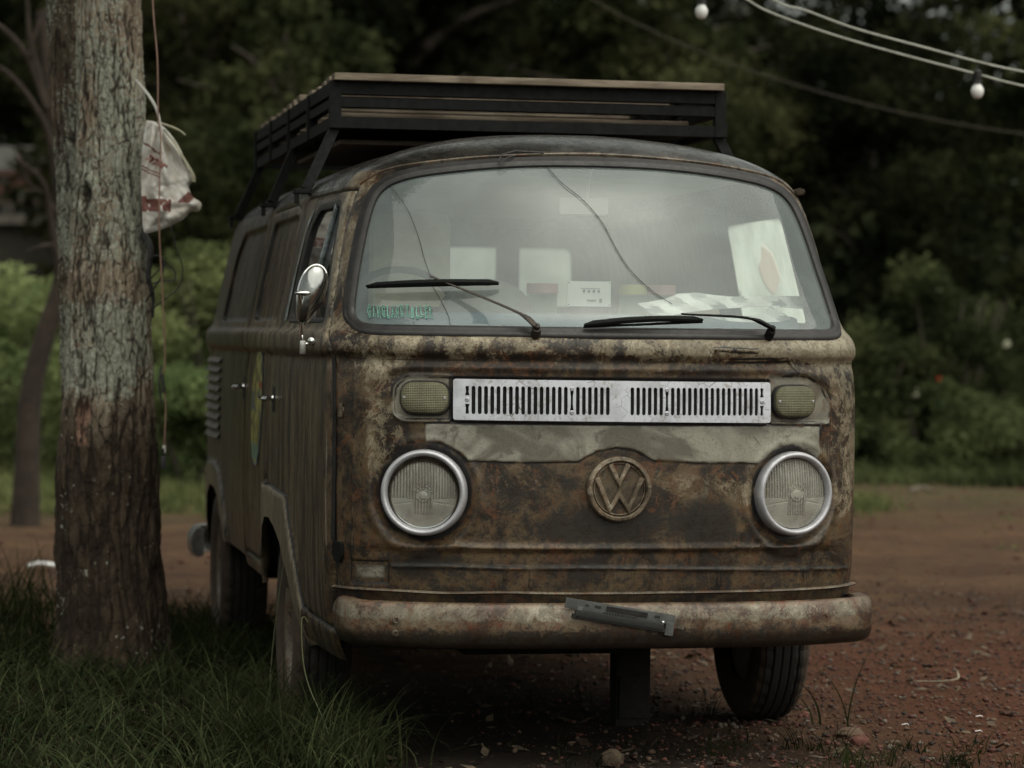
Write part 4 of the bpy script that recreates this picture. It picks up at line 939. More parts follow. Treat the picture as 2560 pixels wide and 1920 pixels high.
jar(.198,.66,.043,LY,'glass jar with a yellow lid on the dashboard');jar(.292,.67,.046,LP,'glass jar with a pink lid right of the yellow-lidded jar');jar(-.098,.66,.048,LP,'glass jar with a pink lid left of the white panel')
# roof rack -------------------------------------------------------------------
rk=MB();Xr=.672;Y0,Y1=1.40,3.95;zb,zt=1.988,2.148
def rail(z,h,ends=True,w_=.03):
    rk.bar((-Xr,Y0,z),(Xr,Y0,z),w_,h);rk.bar((-Xr,Y1,z),(Xr,Y1,z),w_,h)
    for sx in(-Xr,Xr):rk.bar((sx,Y0+.016,z),(sx,Y1-.016,z),w_,h)
rail(zt-.022,.044);rail(zb+.020,.038);rail(2.075,.030)
rk.bar((-Xr,Y0+.004,2.078),(Xr,Y0+.004,2.078),.02,.036)
for sx in(-Xr,Xr):
    for y in(Y0,2.05,2.7,3.35,Y1):
        rk.box((sx*1.004,y,(zb+zt)/2),(.040,.036,zt-zb+.002),bev=.003)
    for y,yb in((Y0+.02,1.36),(2.62,2.46),(Y1-.03,3.78)):
        rk.bar((sx,y,zb+.005),(sx*1.155,yb,1.772),.034,.034,up=(0,1,0));rk.box((sx*1.165,yb,1.768),(.07,.06,.016),bev=.003);rk.box((sx*1.20,yb,1.750),(.012,.05,.045))
for y in(1.9,2.4,2.9,3.4):rk.bar((-Xr,y,zb+.03),(Xr,y,zb+.03),.03,.03)
rk.box((Xr+.035,Y0+.10,2.02),(.035,.05,.055),bev=.004)
rack=rk.build('roof_rack',M['black'],van,smooth=False)
ys=[Y0-.005,1.56,1.74,1.95,2.15,2.36,2.58,2.80,3.02,3.24,3.48,3.72,3.93]
for k,y in enumerate(ys):
    b=MB();b.box((random.uniform(-.006,.006),y,zt+.012+random.uniform(0,.004)),(2*Xr+.012+random.uniform(-.02,.02),.085,.024),bev=.003);b.build('plank',M['wood'],rack)
for k,(y,z) in enumerate(((1.75,2.055),(2.3,2.055),(2.85,2.055),(3.4,2.055))):
    b=MB();b.box((0,y,z),(2*Xr-.06,.09,.02),bev=.003);b.build('floor_board',M['wood'],rack)
b=MB();b.box((0,2.7,2.012),(2*Xr-.08,2.3,.012));b.build('rack_floor',M['black'],rack)
# spare wheel cover / board seen under the rack
b=MB();b.box((-.12,2.35,1.962),(1.0,1.3,.018),bev=.006);b.build('underslung_board',simple('brown_board',(.11,.08,.06),.7),rack)

# ================================================================ SETTING
def ground_mat():
    m,t=newmat('red_dirt');g=NG(t);v=g.coord()
    n1=g.noise(g.coord(scale=(.6,1.8,1)),.8,7,.68,.6);n2=g.noise(v,6,8,.7);n3=g.noise(v,55,6,.75);n4=g.noise(v,.16,3,.5)
    sp=g.n('ShaderNodeSeparateXYZ');g.l(v,sp.inputs[0])
    col=g.mix(g.mr(n1,.35,.65),(.060,.031,.017),(.118,.066,.034))
    col=g.mix(g.math('MULTIPLY',g.mr(n2,.47,.60),.75),col,(.052,.030,.020))
    near=g.mr(sp.outputs[1],2.5,5.5,1,0);red=g.math('MULTIPLY',near,g.mr(sp.outputs[0],.6,1.6,0,1))
    col=g.mix(g.math('MULTIPLY',red,.75),col,g.mix(g.mr(n3,.4,.65),(.055,.020,.010),(.145,.048,.023)))
    # mossy tint where grass grows through
    gl=g.math('MULTIPLY',g.math('MULTIPLY',g.mr(sp.outputs[1],9.5,14.5),g.mr(sp.outputs[0],2,4,1,.6)),g.mr(g.math('ADD',n2,g.math('MULTIPLY',n4,.6)),.55,.85))
    col=g.mix(g.math('MULTIPLY',gl,.8),col,(.065,.068,.030))
    soil_shade=g.math('MULTIPLY',g.mr(g.math('ADD',sp.outputs[0],g.math('MULTIPLY',g.math('SUBTRACT',n2,.5),1.2)),.15,1.0,1,0),g.mr(sp.outputs[1],1.6,3.4,1,0));col=g.mix(g.math('MULTIPLY',soil_shade,.88),col,(.009,.007,.005))  # dark soil, with the shade under the van painted into its colour
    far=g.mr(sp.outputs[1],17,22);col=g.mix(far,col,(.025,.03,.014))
    col=g.mix(g.math('MULTIPLY',g.mr(n3,.50,.70),.55),col,(.035,.022,.017))
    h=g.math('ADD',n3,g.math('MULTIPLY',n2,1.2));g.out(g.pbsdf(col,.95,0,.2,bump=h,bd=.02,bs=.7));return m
def axis_(lo,a,b,hi,fine,grow=1.18):
    l=[a];s=fine
    while l[-1]>lo:s*=grow;l.append(l[-1]-s)
    r=[b];s=fine
    while r[-1]<hi:s*=grow;r.append(r[-1]+s)
    return np.concatenate([l[::-1],np.arange(a+fine,b,fine),r])
gx_=axis_(-260,-2.6,3.2,260,.030);gy_=axis_(-60,-.6,5.0,320,.030,1.10)
def gh(x,y):
    p=np.stack([x,y,np.zeros_like(x)],-1)
    return (fbm(p*.8,3,21)-.5)*.05*sm(np.abs(y-2)+np.abs(x)*.5,1.5,6)+(fbm(p*3.5,4,22)-.5)*.035
a,b=np.meshgrid(gx_,gy_,indexing='ij');zz=gh(a,b)-.004;fine_=(a>-2.8)&(a<3.4)&(b<5.5)&(b>-1)
zz=zz+np.where(fine_,(fbm(np.stack([a,b,a*0],-1)*22,3,23)-.5)*.020,0);ny_=len(gy_)
far_=np.clip((b-30)/200,0,1);
ix,iy=np.meshgrid(np.arange(len(gx_)-1),np.arange(ny_-1),indexing='ij');i0=(ix*ny_+iy).ravel()
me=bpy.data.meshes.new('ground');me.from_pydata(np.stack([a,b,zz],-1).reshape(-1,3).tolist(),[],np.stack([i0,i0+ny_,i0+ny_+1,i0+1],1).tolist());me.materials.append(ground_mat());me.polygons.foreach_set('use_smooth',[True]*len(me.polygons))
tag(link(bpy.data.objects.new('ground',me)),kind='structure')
# wooded hill behind
hm=simple('hillside_undergrowth',(.022,.027,.013),.95,var=.6,scale=1.2,bump=.6,bd=.3)
xs=np.linspace(-160,190,80);ys=np.linspace(46,230,50);a,b=np.meshgrid(xs,ys,indexing='ij')
h=np.clip((b-46)/120,0,1);nt_=1-.42*np.exp(-((a-(.345*(b+8.3)-1.9))/(.035*(b+8)))**2);zz=-.3+21*nt_*h**.8*(.8+.5*fbm(np.stack([a*.02,b*.02,a*0],-1),3,31))+(fbm(np.stack([a*.2,b*.2,a*0],-1),3,32)-.5)*2*np.clip(h*8,0,1)
me=bpy.data.meshes.new('hillside');ix,iy=np.meshgrid(np.arange(79),np.arange(49),indexing='ij');i0=(ix*50+iy).ravel()
me.from_pydata(np.stack([a,b,zz],-1).reshape(-1,3).tolist(),[],np.stack([i0,i0+50,i0+51,i0+1],1).tolist());me.materials.append(hm);tag(link(bpy.data.objects.new('hillside',me)),kind='structure')
# ---------------------------------------------------------------- foliage
def leaf_mat(name,c1,c2,scale=.8,tr=.35,c3=None):
    m,t=newmat(name);g=NG(t);v=g.coord()
    n=g.noise(v,scale,4,.6);n2=g.noise(v,scale*9,3,.6)
    oi=g.n('ShaderNodeObjectInfo')
    col=g.mix(g.mr(n,.38,.62),c1,c2);col=g.mix(g.math('MULTIPLY',g.mr(n2,.5,.7),.6),col,c3 or tuple(x*.5 for x in c1))
    hs_=g.n('ShaderNodeHueSaturation');g.l(col,hs_.inputs['Color']);g.l(g.mr(oi.outputs['Random'],0,1,.65,1.35,False),hs_.inputs['Value']);g.l(g.mr(oi.outputs['Random'],0,1,.485,.51,False),hs_.inputs['Hue'])
    d=g.n('ShaderNodeBsdfDiffuse');tl_=g.n('ShaderNodeBsdfTranslucent');g.l(hs_.outputs[0],d.inputs[0]);g.l(hs_.outputs[0],tl_.inputs[0])
    mx=g.n('ShaderNodeMixShader');mx.inputs[0].default_value=tr;g.l(d.outputs[0],mx.inputs[1]);g.l(tl_.outputs[0],mx.inputs[2]);g.out(mx);return m
ML=dict(forest=leaf_mat('forest_leaves',(.020,.026,.012),(.072,.076,.034),.55),forest2=leaf_mat('forest_leaves_dark',(.010,.014,.008),(.036,.041,.020),.55),
 bright=leaf_mat('bright_shrub_leaves',(.13,.18,.075),(.34,.40,.18),1.3,.45,c3=(.045,.065,.028)),bush=leaf_mat('bush_leaves',(.028,.037,.017),(.095,.11,.048),.9),
 flower=leaf_mat('cream_flowers',(.6,.6,.45),(.7,.7,.55),3),red=leaf_mat('red_flowers',(.5,.04,.03),(.5,.06,.03),3))
BK=simple('forest_bark',(.07,.055,.042),.9,var=.5,scale=6)
def leaves(cent,size,r_=None,asp=.55,droop=.0):
    """one diamond-shaped leaf per centre, slightly folded"""
    r_=r_ or rng;n=len(cent);d=r_.normal(size=(n,3));d[:,2]-=droop;d/=np.linalg.norm(d,axis=1,keepdims=True)
    e=r_.normal(size=(n,3));e-=d*(e*d).sum(1,keepdims=True);e/=np.linalg.norm(e,axis=1,keepdims=True)
    s=size*(.6+.8*r_.random((n,1)));nn=np.cross(d,e)
    V=np.stack([cent-d*s*.5,cent+e*s*asp*.5+nn*s*.08,cent+d*s*.5,cent-e*s*asp*.5+nn*s*.08],1).reshape(-1,3)
    i=np.arange(n)*4;return V,np.stack([i,i+1,i+2,i+3],1)
def fast_mesh(name,V,F_,mats,mi=None,smooth=False):
    me=bpy.data.meshes.new(name);V=np.ascontiguousarray(V,np.float32);F_=np.ascontiguousarray(F_,np.int32);k=F_.shape[1]
    me.vertices.add(len(V));me.vertices.foreach_set('co',V.ravel());me.loops.add(F_.size);me.loops.foreach_set('vertex_index',F_.ravel())
    me.polygons.add(len(F_));me.polygons.foreach_set('loop_start',np.arange(len(F_),dtype=np.int32)*k);me.polygons.foreach_set('loop_total',np.full(len(F_),k,np.int32))
    for q in mats:me.materials.append(q)
    if mi is not None:me.polygons.foreach_set('material_index',mi.astype(np.int32))
    if smooth:me.polygons.foreach_set('use_smooth',[True]*len(F_))
    me.update(calc_edges=True);return me
def crown_pts(n,rx,rz,lobes,zc,r_,shell=.62):
    c=[];L=[]
    for _ in range(lobes):
        a=r_.random()*2*np.pi;u=r_.random()*2-1;rr=r_.random()**.4
        L.append((np.array([rx*rr*math.cos(a)*math.sqrt(1-u*u),rx*rr*math.sin(a)*math.sqrt(1-u*u),zc+rz*.9*rr*u]),rx*(.22+.26*r_.random())))
    per=n//lobes
    for ce,R0 in L:
        d=r_.normal(size=(per,3));d/=np.linalg.norm(d,axis=1,keepdims=True);k=(shell+(1-shell)*r_.random((per,1)))*R0*(.75+.5*vnoise(d*2.2+ce,9)[:,None])
        p=ce+d*k*np.array([1,1,.8]);c.append(p[p[:,2]>.05])
    return np.vstack(c)
def tree_proto(name,mat,H,rx,n,leaf,lobes,seed,low=.12,label='',cat='tree',group=None):
    r_=np.random.default_rng(seed);zc=H*(.5+low/2);rz=H*(.5-low/2)
    P=crown_pts(n,rx,rz,lobes,zc,r_);V,F_=leaves(P,leaf,r_)
    cr=fast_mesh('crown',V,F_,[mat]);tb=MB();rr=random.Random(seed)
    tb.tube(spline([(0,0,-.2),(rr.uniform(-.1,.1),rr.uniform(-.1,.1),H*.25),(rr.uniform(-.3,.3),rr.uniform(-.2,.2),H*.55),(rr.uniform(-.4,.4),0,H*.85)],5),np.linspace(.02*H+.03,.03,16),9)
    for k in range(9):
        z=H*rr.uniform(.22,.7);a=rr.uniform(0,6.28);L=rx*rr.uniform(.5,.9);tb.tube(spline([(0,0,z),(L*.5*math.cos(a),L*.5*math.sin(a),z+L*.35),(L*math.cos(a),L*math.sin(a),z+L*.5)],4),np.linspace(.012*H,.012,9),6)
    t=tb.build('trunk',BK,None);tm=t.data;bpy.data.objects.remove(t);return cr,tm
def plant_tree(name,protos,loc,rz,sc,label,cat,group):
    e=bpy.data.objects.new(name,None);e.location=loc;e.rotation_euler=(0,0,rz);e.scale=(sc,sc,sc);link(e);tag(e,label,cat,group)
    for nm,me in zip(('crown','trunk'),protos):link(bpy.data.objects.new(nm,me),e)
    return e
TP=[tree_proto('t',ML['forest'],9,2.6,15000,.20,30,11),tree_proto('t',ML['forest2'],11,3.0,17000,.22,34,12),tree_proto('t',ML['forest'],7,2.4,13000,.18,28,13),tree_proto('t',ML['forest2'],8,2.7,15000,.20,30,14)]
spots=[]
rr=random.Random(5)
for row,(y,x0,x1,st) in enumerate(((24.5,1.6,24,2.5),(30,-9.0,30,3.3),(36,-14,34,3.7),(43,-20,40,4.4))):
    x=x0
    while x<x1:
        xx=x+rr.uniform(-.5,.5);yy=y+rr.uniform(-1.2,1.2)
        if not(row==1 and xx<.8):
            spots.append((xx,yy,row))
        x+=st
kinds=['olive green bushy tree','dark tall broad tree','light olive rounded tree','dark green dense tree']
wheres=['in the nearest row','in the second row','in the third row','in the farthest row']
for i,(x,y,row) in enumerate(spots):
    k=(i*7+row*3)%4;sc=(.62,.9,1.05,1.25)[row]*rr.uniform(.85,1.1)
    dxx=abs(x-(.345*(y+8.3)-1.9))
    if dxx<2.2:sc*=(.80,.70,.66,.66)[row]
    nb=i if row==0 else i
    side_='left' if x<2 else ('right' if x>8 else 'centre')
    plant_tree('forest_tree',TP[k],(x,y,0),rr.uniform(0,6.3),sc,f'{kinds[k]} {wheres[row]}, {side_}','tree','trees of the dark wood behind the van')
# understorey filling the foot of the wood
P=[];r_=np.random.default_rng(3)
n=70000;x=r_.uniform(-18,36,n);y=r_.uniform(22.5,46,n);top=1.9+1.5*fbm(np.stack([x*.5,y*.5,x*0],-1),3,41);z=r_.random(n)*top;k=(x>1.2)|(y>32);P=np.stack([x,y,z],1)[k]
V,F_=leaves(P,.24,r_);o=link(bpy.data.objects.new('undergrowth',fast_mesh('undergrowth',V,F_,[ML['forest2']])));tag(o,'dark leafy undergrowth along the foot of the wood','undergrowth',None,'stuff')
# bushes ----------------------------------------------------------------------
def bush(x,y,rx,H,mat,n,leaf,seed,label,group,flowers=None,name='bush'):
    r_=np.random.default_rng(seed);e=empty(name,(x,y,0),label,'bush',group)
    P=crown_pts(n,rx,H*.52,16,H*.50,r_,.45);V,F_=leaves(P,leaf,r_,.45);o=bpy.data.objects.new('foliage',fast_mesh('foliage',V,F_,[mat]));link(o,e)
    b=MB()
    for k in range(7):
        a=r_.random()*6.28;b.tube(spline([(x+.05*math.cos(a),y+.05*math.sin(a),0),(x+rx*.3*math.cos(a),y+rx*.3*math.sin(a),H*.4),(x+rx*.6*math.cos(a),y+rx*.6*math.sin(a),H*.8)],4),np.linspace(.03,.008,9),6)
    b.build('stem',BK,e)
    if flowers:
        mt,cnt,s_=flowers;Q=P[r_.integers(0,len(P),cnt)];Q=Q+np.array([0,-.1,.05]);c=np.repeat(Q,9,0)+r_.normal(size=(cnt*9,3))*s_*.35;V,F_=leaves(c,s_,r_,.8);link(bpy.data.objects.new('flower_heads',fast_mesh('flower_heads',V,F_,[mt])),e)
lb=[(-3.4,17.2,1.3,2.0,'leftmost, low'),(-1.9,17.8,1.15,1.7,'behind the leaning bare tree'),(-.55,17.0,1.0,2.05,'just right of the big tree trunk'),(.25,16.4,.95,2.15,'below the white plastic bag, tallest'),(1.15,17.3,1.1,1.9,'hidden partly by the rear of the van'),(2.3,18.2,1.2,1.8,'behind the van cab'),(-.1,14.9,.7,.95,'small, in front of the others'),(-2.6,15.6,.9,1.1,'low, at the left edge of the dirt'),(3.6,18.5,1.2,1.7,'behind the windshield')]
for i,(x,y,rx,H,w_) in enumerate(lb):bush(x,y,rx,H,ML['bright'],15000,.075,60+i,f'bright green leafy shrub {w_}','bright shrubs beyond the dirt yard')
rb=[(7.4,18.2,1.05,2.1,(ML['flower'],5,.05),'tall flowering bush at the right edge, cream flowers'),(6.55,18.0,.85,1.35,None,'middle dark green bush right of the van'),(5.75,17.8,.8,1.15,(ML['red'],2,.025),'low bush beside the right edge of the van, tiny red flowers'),(8.6,18.8,1.2,1.6,None,'dark bush beyond the right edge of the dirt'),(4.8,18.3,.9,1.1,None,'low dark bush hidden behind the van side'),(6.95,17.4,.8,.8,(ML['red'],1,.025),'lowest bush at the foot of the flowering bush')]
for i,(x,y,rx,H,fl,w_) in enumerate(rb):bush(x,y,rx,H,ML['bush'],13000,.07,80+i,w_,'bushes along the right of the yard',fl)
# grass -----------------------------------------------------------------------
def grass(name,base,hgt,wid,mat,label,r_,bend=.7,seg=5,kind='stuff',flop=None):
    n=len(base);az=r_.random(n)*2*np.pi;h=hgt*(.55+.75*r_.random(n));bd=bend*(.3+1.0*r_.random(n))
    t=np.linspace(0,1,seg+1);V=np.zeros((n,seg+1,2,3))
    dx,dy=np.cos(az),np.sin(az);tw=r_.random(n)*np.pi
    for k,tt in enumerate(t):
        ang=bd*tt*1.7;lx=h*tt*np.sin(ang)*.9;lz=h*tt*np.cos(ang*.85)
        c=base+np.stack([dx*lx,dy*lx,np.maximum(lz,.004)],1);w_=wid*(1-tt**1.8*.97)*.5*(.7+.6*((np.arange(n)%7)/7))
        V[:,k,0]=c-np.stack([np.cos(tw)*w_,np.sin(tw)*w_,0*w_],1);V[:,k,1]=c+np.stack([np.cos(tw)*w_,np.sin(tw)*w_,0*w_],1)
    i=np.arange(n)[:,None]*(seg+1)*2+np.arange(seg)[None]*2;F_=np.stack([i,i+1,i+3,i+2],-1).reshape(-1,4)
    o=link(bpy.data.objects.new(name,fast_mesh(name,V.reshape(-1,3),F_,[mat],smooth=True)));return tag(o,label,'grass',None,kind)
GM=leaf_mat('shaded_grass',(.010,.014,.006),(.030,.038,.015),2.2,.3,c3=(.07,.06,.032));GM2=leaf_mat('meadow_grass',(.085,.11,.045),(.19,.21,.09),.8,.4)  # tree shade darkened into the first green, sunlight brightened into the meadow green
GMb=leaf_mat('grass_blades',(.014,.021,.009),(.050,.062,.028),3,.35,c3=(.10,.09,.05));GMd=leaf_mat('dry_grass',(.045,.038,.022),(.09,.08,.048),3,.2)
r_=np.random.default_rng(17)
def tufts(n,per,x0,x1,y0,y1,sp,cond):
    c=np.stack([r_.uniform(x0,x1,n),r_.uniform(y0,y1,n)],1);c=c[cond(c[:,0],c[:,1])];p=np.repeat(c,per,0)+r_.normal(size=(len(c)*per,2))*sp
    return np.stack([p[:,0],p[:,1],gh(p[:,0],p[:,1])-.01],1)
lc=lambda x,y:(x<-.66-.12*np.clip(y,0,1)+.25*np.sin(y*3)*.25)&~((x>-.98)&(y>.75)&(y<1.5))
G1=None
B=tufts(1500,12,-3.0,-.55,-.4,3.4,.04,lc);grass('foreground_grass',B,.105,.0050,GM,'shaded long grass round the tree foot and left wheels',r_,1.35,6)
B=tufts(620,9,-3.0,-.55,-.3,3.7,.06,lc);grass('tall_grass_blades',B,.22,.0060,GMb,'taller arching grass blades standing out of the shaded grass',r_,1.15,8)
B=tufts(190,8,-1.12,-.70,-.05,.95,.05,lambda x,y:x<9);grass('grass_at_front_wheel',B,.27,.0055,GMb,'wispy grass in front of the left front tyre',r_,.8,8)
B=tufts(900,5,-3.0,-.5,-.4,3.2,.05,lc);grass('dry_grass_blades',B,.10,.0035,GMd,'dry tan blades mixed into the shaded grass',r_,1.5,5)
B=tufts(150,14,-3.2,-1.55,2.6,5.0,.06,lambda x,y:x<9);grass('grass_left_of_tree',B,.30,.008,GM,'tall thin grass clump left of the tree trunk',r_,.45,7)
B=tufts(160,12,-1.12,-.62,2.6,4.4,.05,lambda x,y:x<9);grass('grass_right_of_tree',B,.18,.006,GM,'thin grass between the tree trunk and the rear wheel',r_,.6,7)
B=tufts(46,22,.35,1.75,-.15,.40,.028,lambda x,y:(r_.random(len(x))<.25+.75*np.exp(-((x-.95)/.28)**2)));grass('grass_tufts_right',B,.075,.0042,GM,'small grass tufts on the red gravel right of the bumper',r_,.9)
B=tufts(30,6,-.3,.9,.0,1.6,.03,lambda x,y:x<9);grass('grass_under_bumper',B,.11,.004,GM,'sparse dark grass blades under the bumper',r_,.8)
B=np.array([[.93,.62,0]]*3+[[.88,.9,0]]*3+[[.42,1.5,0]]*5)+r_.normal(size=(11,3))*[.03,.03,0];grass('grass_stalks_by_tyre',B,.26,.007,GM,'few upright green stalks beside the front right tyre',r_,.45,7)
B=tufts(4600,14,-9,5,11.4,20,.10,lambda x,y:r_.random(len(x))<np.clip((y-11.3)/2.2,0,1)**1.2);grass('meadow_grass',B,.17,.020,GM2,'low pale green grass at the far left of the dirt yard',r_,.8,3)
B=tufts(1500,12,4.0,12,15.6,19.5,.10,lambda x,y:r_.random(len(x))<np.clip((y-15.2)/1.6,0,1));grass('verge_grass',B,.22,.02,ML['bush'],'strip of grass at the foot of the bushes on the right',r_,.7,3)
# one pale dry stalk in front of the wheel
b=MB();b.tube(spline([(-.80,.18,0),(-.835,.22,.12),(-.875,.28,.22),(-.892,.31,.30),(-.896,.33,.41),(-.888,.335,.43),(-.876,.335,.415)],6),.0017,5);o=b.build('grass_stalk',simple('pale_stalk',(.12,.13,.06),.7));tag(o,'single pale bent grass stalk in front of the left front tyre','grass stalk')
b=MB();b.tube(spline([(-.93,.9,0),(-.925,.92,.2),(-.90,.95,.42),(-.868,.98,.62)],6),np.linspace(.003,.0015,19),5);o=b.build('grass_stalk',simple('green_stalk',(.06,.065,.03),.7));tag(o,'thin upright grass stem rising across the left front wheel arch','grass stalk')
# gravel ------------------------------------------------------------------------
def stones(name,n,fn,smin,smax,mats,label,seed):
    r_=np.random.default_rng(seed);bm=bmesh.new();bmesh.ops.create_icosphere(bm,subdivisions=1,radius=1);bv=np.array([v.co[:] for v in bm.verts]);bf=np.array([[v.index for v in f.verts] for f in bm.faces]);bm.free()
    p=fn(n,r_);n=len(p);s=smin+(smax-smin)*r_.random(n)**4.5;sc=s[:,None]*(.65+.7*r_.random((n,3)))*np.array([1,1,.6])
    V=bv[None]*(.72+.56*r_.random((n,12,1)));a=r_.random(n)*6.28;V=V*sc[:,None];x=V[...,0]*np.cos(a)[:,None]-V[...,1]*np.sin(a)[:,None];y=V[...,0]*np.sin(a)[:,None]+V[...,1]*np.cos(a)[:,None]
    V=np.stack([x+p[:,0,None],y+p[:,1,None],V[...,2]+(gh(p[:,0],p[:,1])+sc[:,2]*.25)[:,None]],-1).reshape(-1,3)
    F_=(bf[None]+np.arange(n)[:,None,None]*12).reshape(-1,3);mi=np.repeat(r_.choice(len(mats),n,p=[.46,.30,.17,.07][:len(mats)]),20)
    o=link(bpy.data.objects.new(name,fast_mesh(name,V,F_,mats,mi)));return tag(o,label,'gravel',None,'stuff')
SM=[simple('red_stone',(.125,.045,.032),.9,var=.5),simple('dark_stone',(.045,.030,.026),.9,var=.5),simple('tan_stone',(.13,.080,.052),.9,var=.4),simple('grey_stone',(.15,.125,.10),.9,var=.3)]
def reg(n,r_):
    x=r_.uniform(-.3,4.6,n);y=r_.uniform(-1.2,6,n);k=r_.random(n)<np.clip((4.6-x)/1.5,0,1)*np.clip((y+1.2)/.7,0,1)*np.where(x>.5,np.clip(1.2-y/6,.15,1),np.clip((x+.35)*1.0,.08,1)*np.clip(1-y/7,.2,1));return np.stack([x,y],1)[k]
stones('gravel',46000,reg,.0028,.012,SM,'red brown gravel scattered over the dirt right of and under the van',5)
stones('far_gravel',3500,lambda n,r_:np.stack([r_.uniform(-3,8,n),r_.uniform(5,17,n)],1),.004,.022,SM[:1]+[SM[2],SM[0],SM[2]],'loose stones scattered over the far dirt yard',6)
def rock(x,y,s,seed,label,mat,cat='rock'):
    bm=bmesh.new();bmesh.ops.create_icosphere(bm,subdivisions=3,radius=1);v=np.array([q.co[:] for q in bm.verts]);f=[[q.index for q in g.verts] for g in bm.faces];bm.free()
    v=v*(.55+.9*fbm(v*2.2+seed,4,seed))[:,None]*np.array(s);v+=np.array([x,y,s[2]*.4+float(gh(np.array([x]),np.array([y]))[0])]);o=MB().add(v,f).build('rock',mat,sharp=35);tag(o,label,cat,'larger stones near the bumper')
rock(.022,.10,(.035,.03,.03),3,'brown rock lying below the bumper middle, largest one',simple('brown_rock',(.07,.048,.030),.9,var=.5));rock(.93,.62,(.05,.035,.02),4,'flat tan stone in front of the right front tyre',SM[2]);rock(.90,.42,(.03,.026,.02),9,'reddish stone left of the flat tan stone',SM[0])
pw=simple('white_litter',(.8,.8,.8),.6)
def scrap(pts,w_,label,cat,mat,z=.01,name='litter'):
    P=spline(pts,6);b=MB();b.tube(P,w_,8,flat=.35);tag(b.build(name,mat),label,cat)
scrap([(-1.56,7.16,.03),(-1.50,7.16,.045),(-1.42,7.15,.035)],.035,'white crumpled litter on the dirt left of the tree trunk','litter',pw)
scrap([(-.78,4.2,.03),(-.74,4.18,.04),(-.70,4.2,.02)],.030,'white scrap lying in the grass before the rear wheel','litter',pw)
scrap([(5.9,14.7,.02),(6.0,14.72,.05),(6.1,14.7,.02)],.035,'pale litter on the far dirt right of the van','litter',SM[3])
scrap([(1.60,1.95,.012),(1.70,1.93,.014),(1.79,2.0,.014),(1.825,2.10,.03)],[.001]+[.004]*16+[.002]*2,'curled dry pale leaf on the red gravel at the right','dry leaf',simple('dry_leaf',(.30,.27,.20),.8),name='dry_leaf')
for i,(x,y) in enumerate(((1.48,.95),(1.16,.78),(1.92,.72),(1.35,.60))):scrap([(x,y,.014),(x+.02,y+.004,.016),(x+.025,y,.012)],.0035,['small white chip between red stones, farthest of four','small grey white chip nearest the tyre','small white chip at the far right of the gravel','small pale chip in the middle of the red gravel'][i],'stone chip',pw,name='stone_chip')
r_=np.random.default_rng(91);n=3400;x=r_.uniform(-1.6,3.2,n);y=r_.uniform(-.4,6.5,n);P=np.stack([x,y,gh(x,y)+.006],1);d=r_.normal(size=(n,3));d[:,2]*=.25;d/=np.linalg.norm(d,axis=1,keepdims=True);e=np.cross(d,r_.normal(size=(n,3))*[.3,.3,0]+[0,0,1]);e/=np.linalg.norm(e,axis=1,keepdims=True);sz=(.008+.030*r_.random((n,1))**3)
V=np.stack([P-d*sz,P+e*sz*.4+[0,0,.003],P+d*sz,P-e*sz*.4],1).reshape(-1,3);i=np.arange(n)*4
o=link(bpy.data.objects.new('leaf_litter',fast_mesh('leaf_litter',V,np.stack([i,i+1,i+2,i+3],1),[simple('tan_litter',(.13,.095,.06),.8,var=.5,scale=30),simple('brown_litter',(.055,.032,.02),.8,var=.5,scale=30)],np.arange(n)%2)));tag(o,'dry leaf bits and twigs scattered over the ground around the van','leaf litter',None,'stuff')
B=tufts(260,7,1.5,9,8.5,15.6,.07,lambda x,y:r_.random(len(x))<np.clip((y-8)/8,0,1));grass('yard_weeds',B,.05,.012,GM2,'low scattered weeds on the far dirt right of the van',r_,1.2,3)
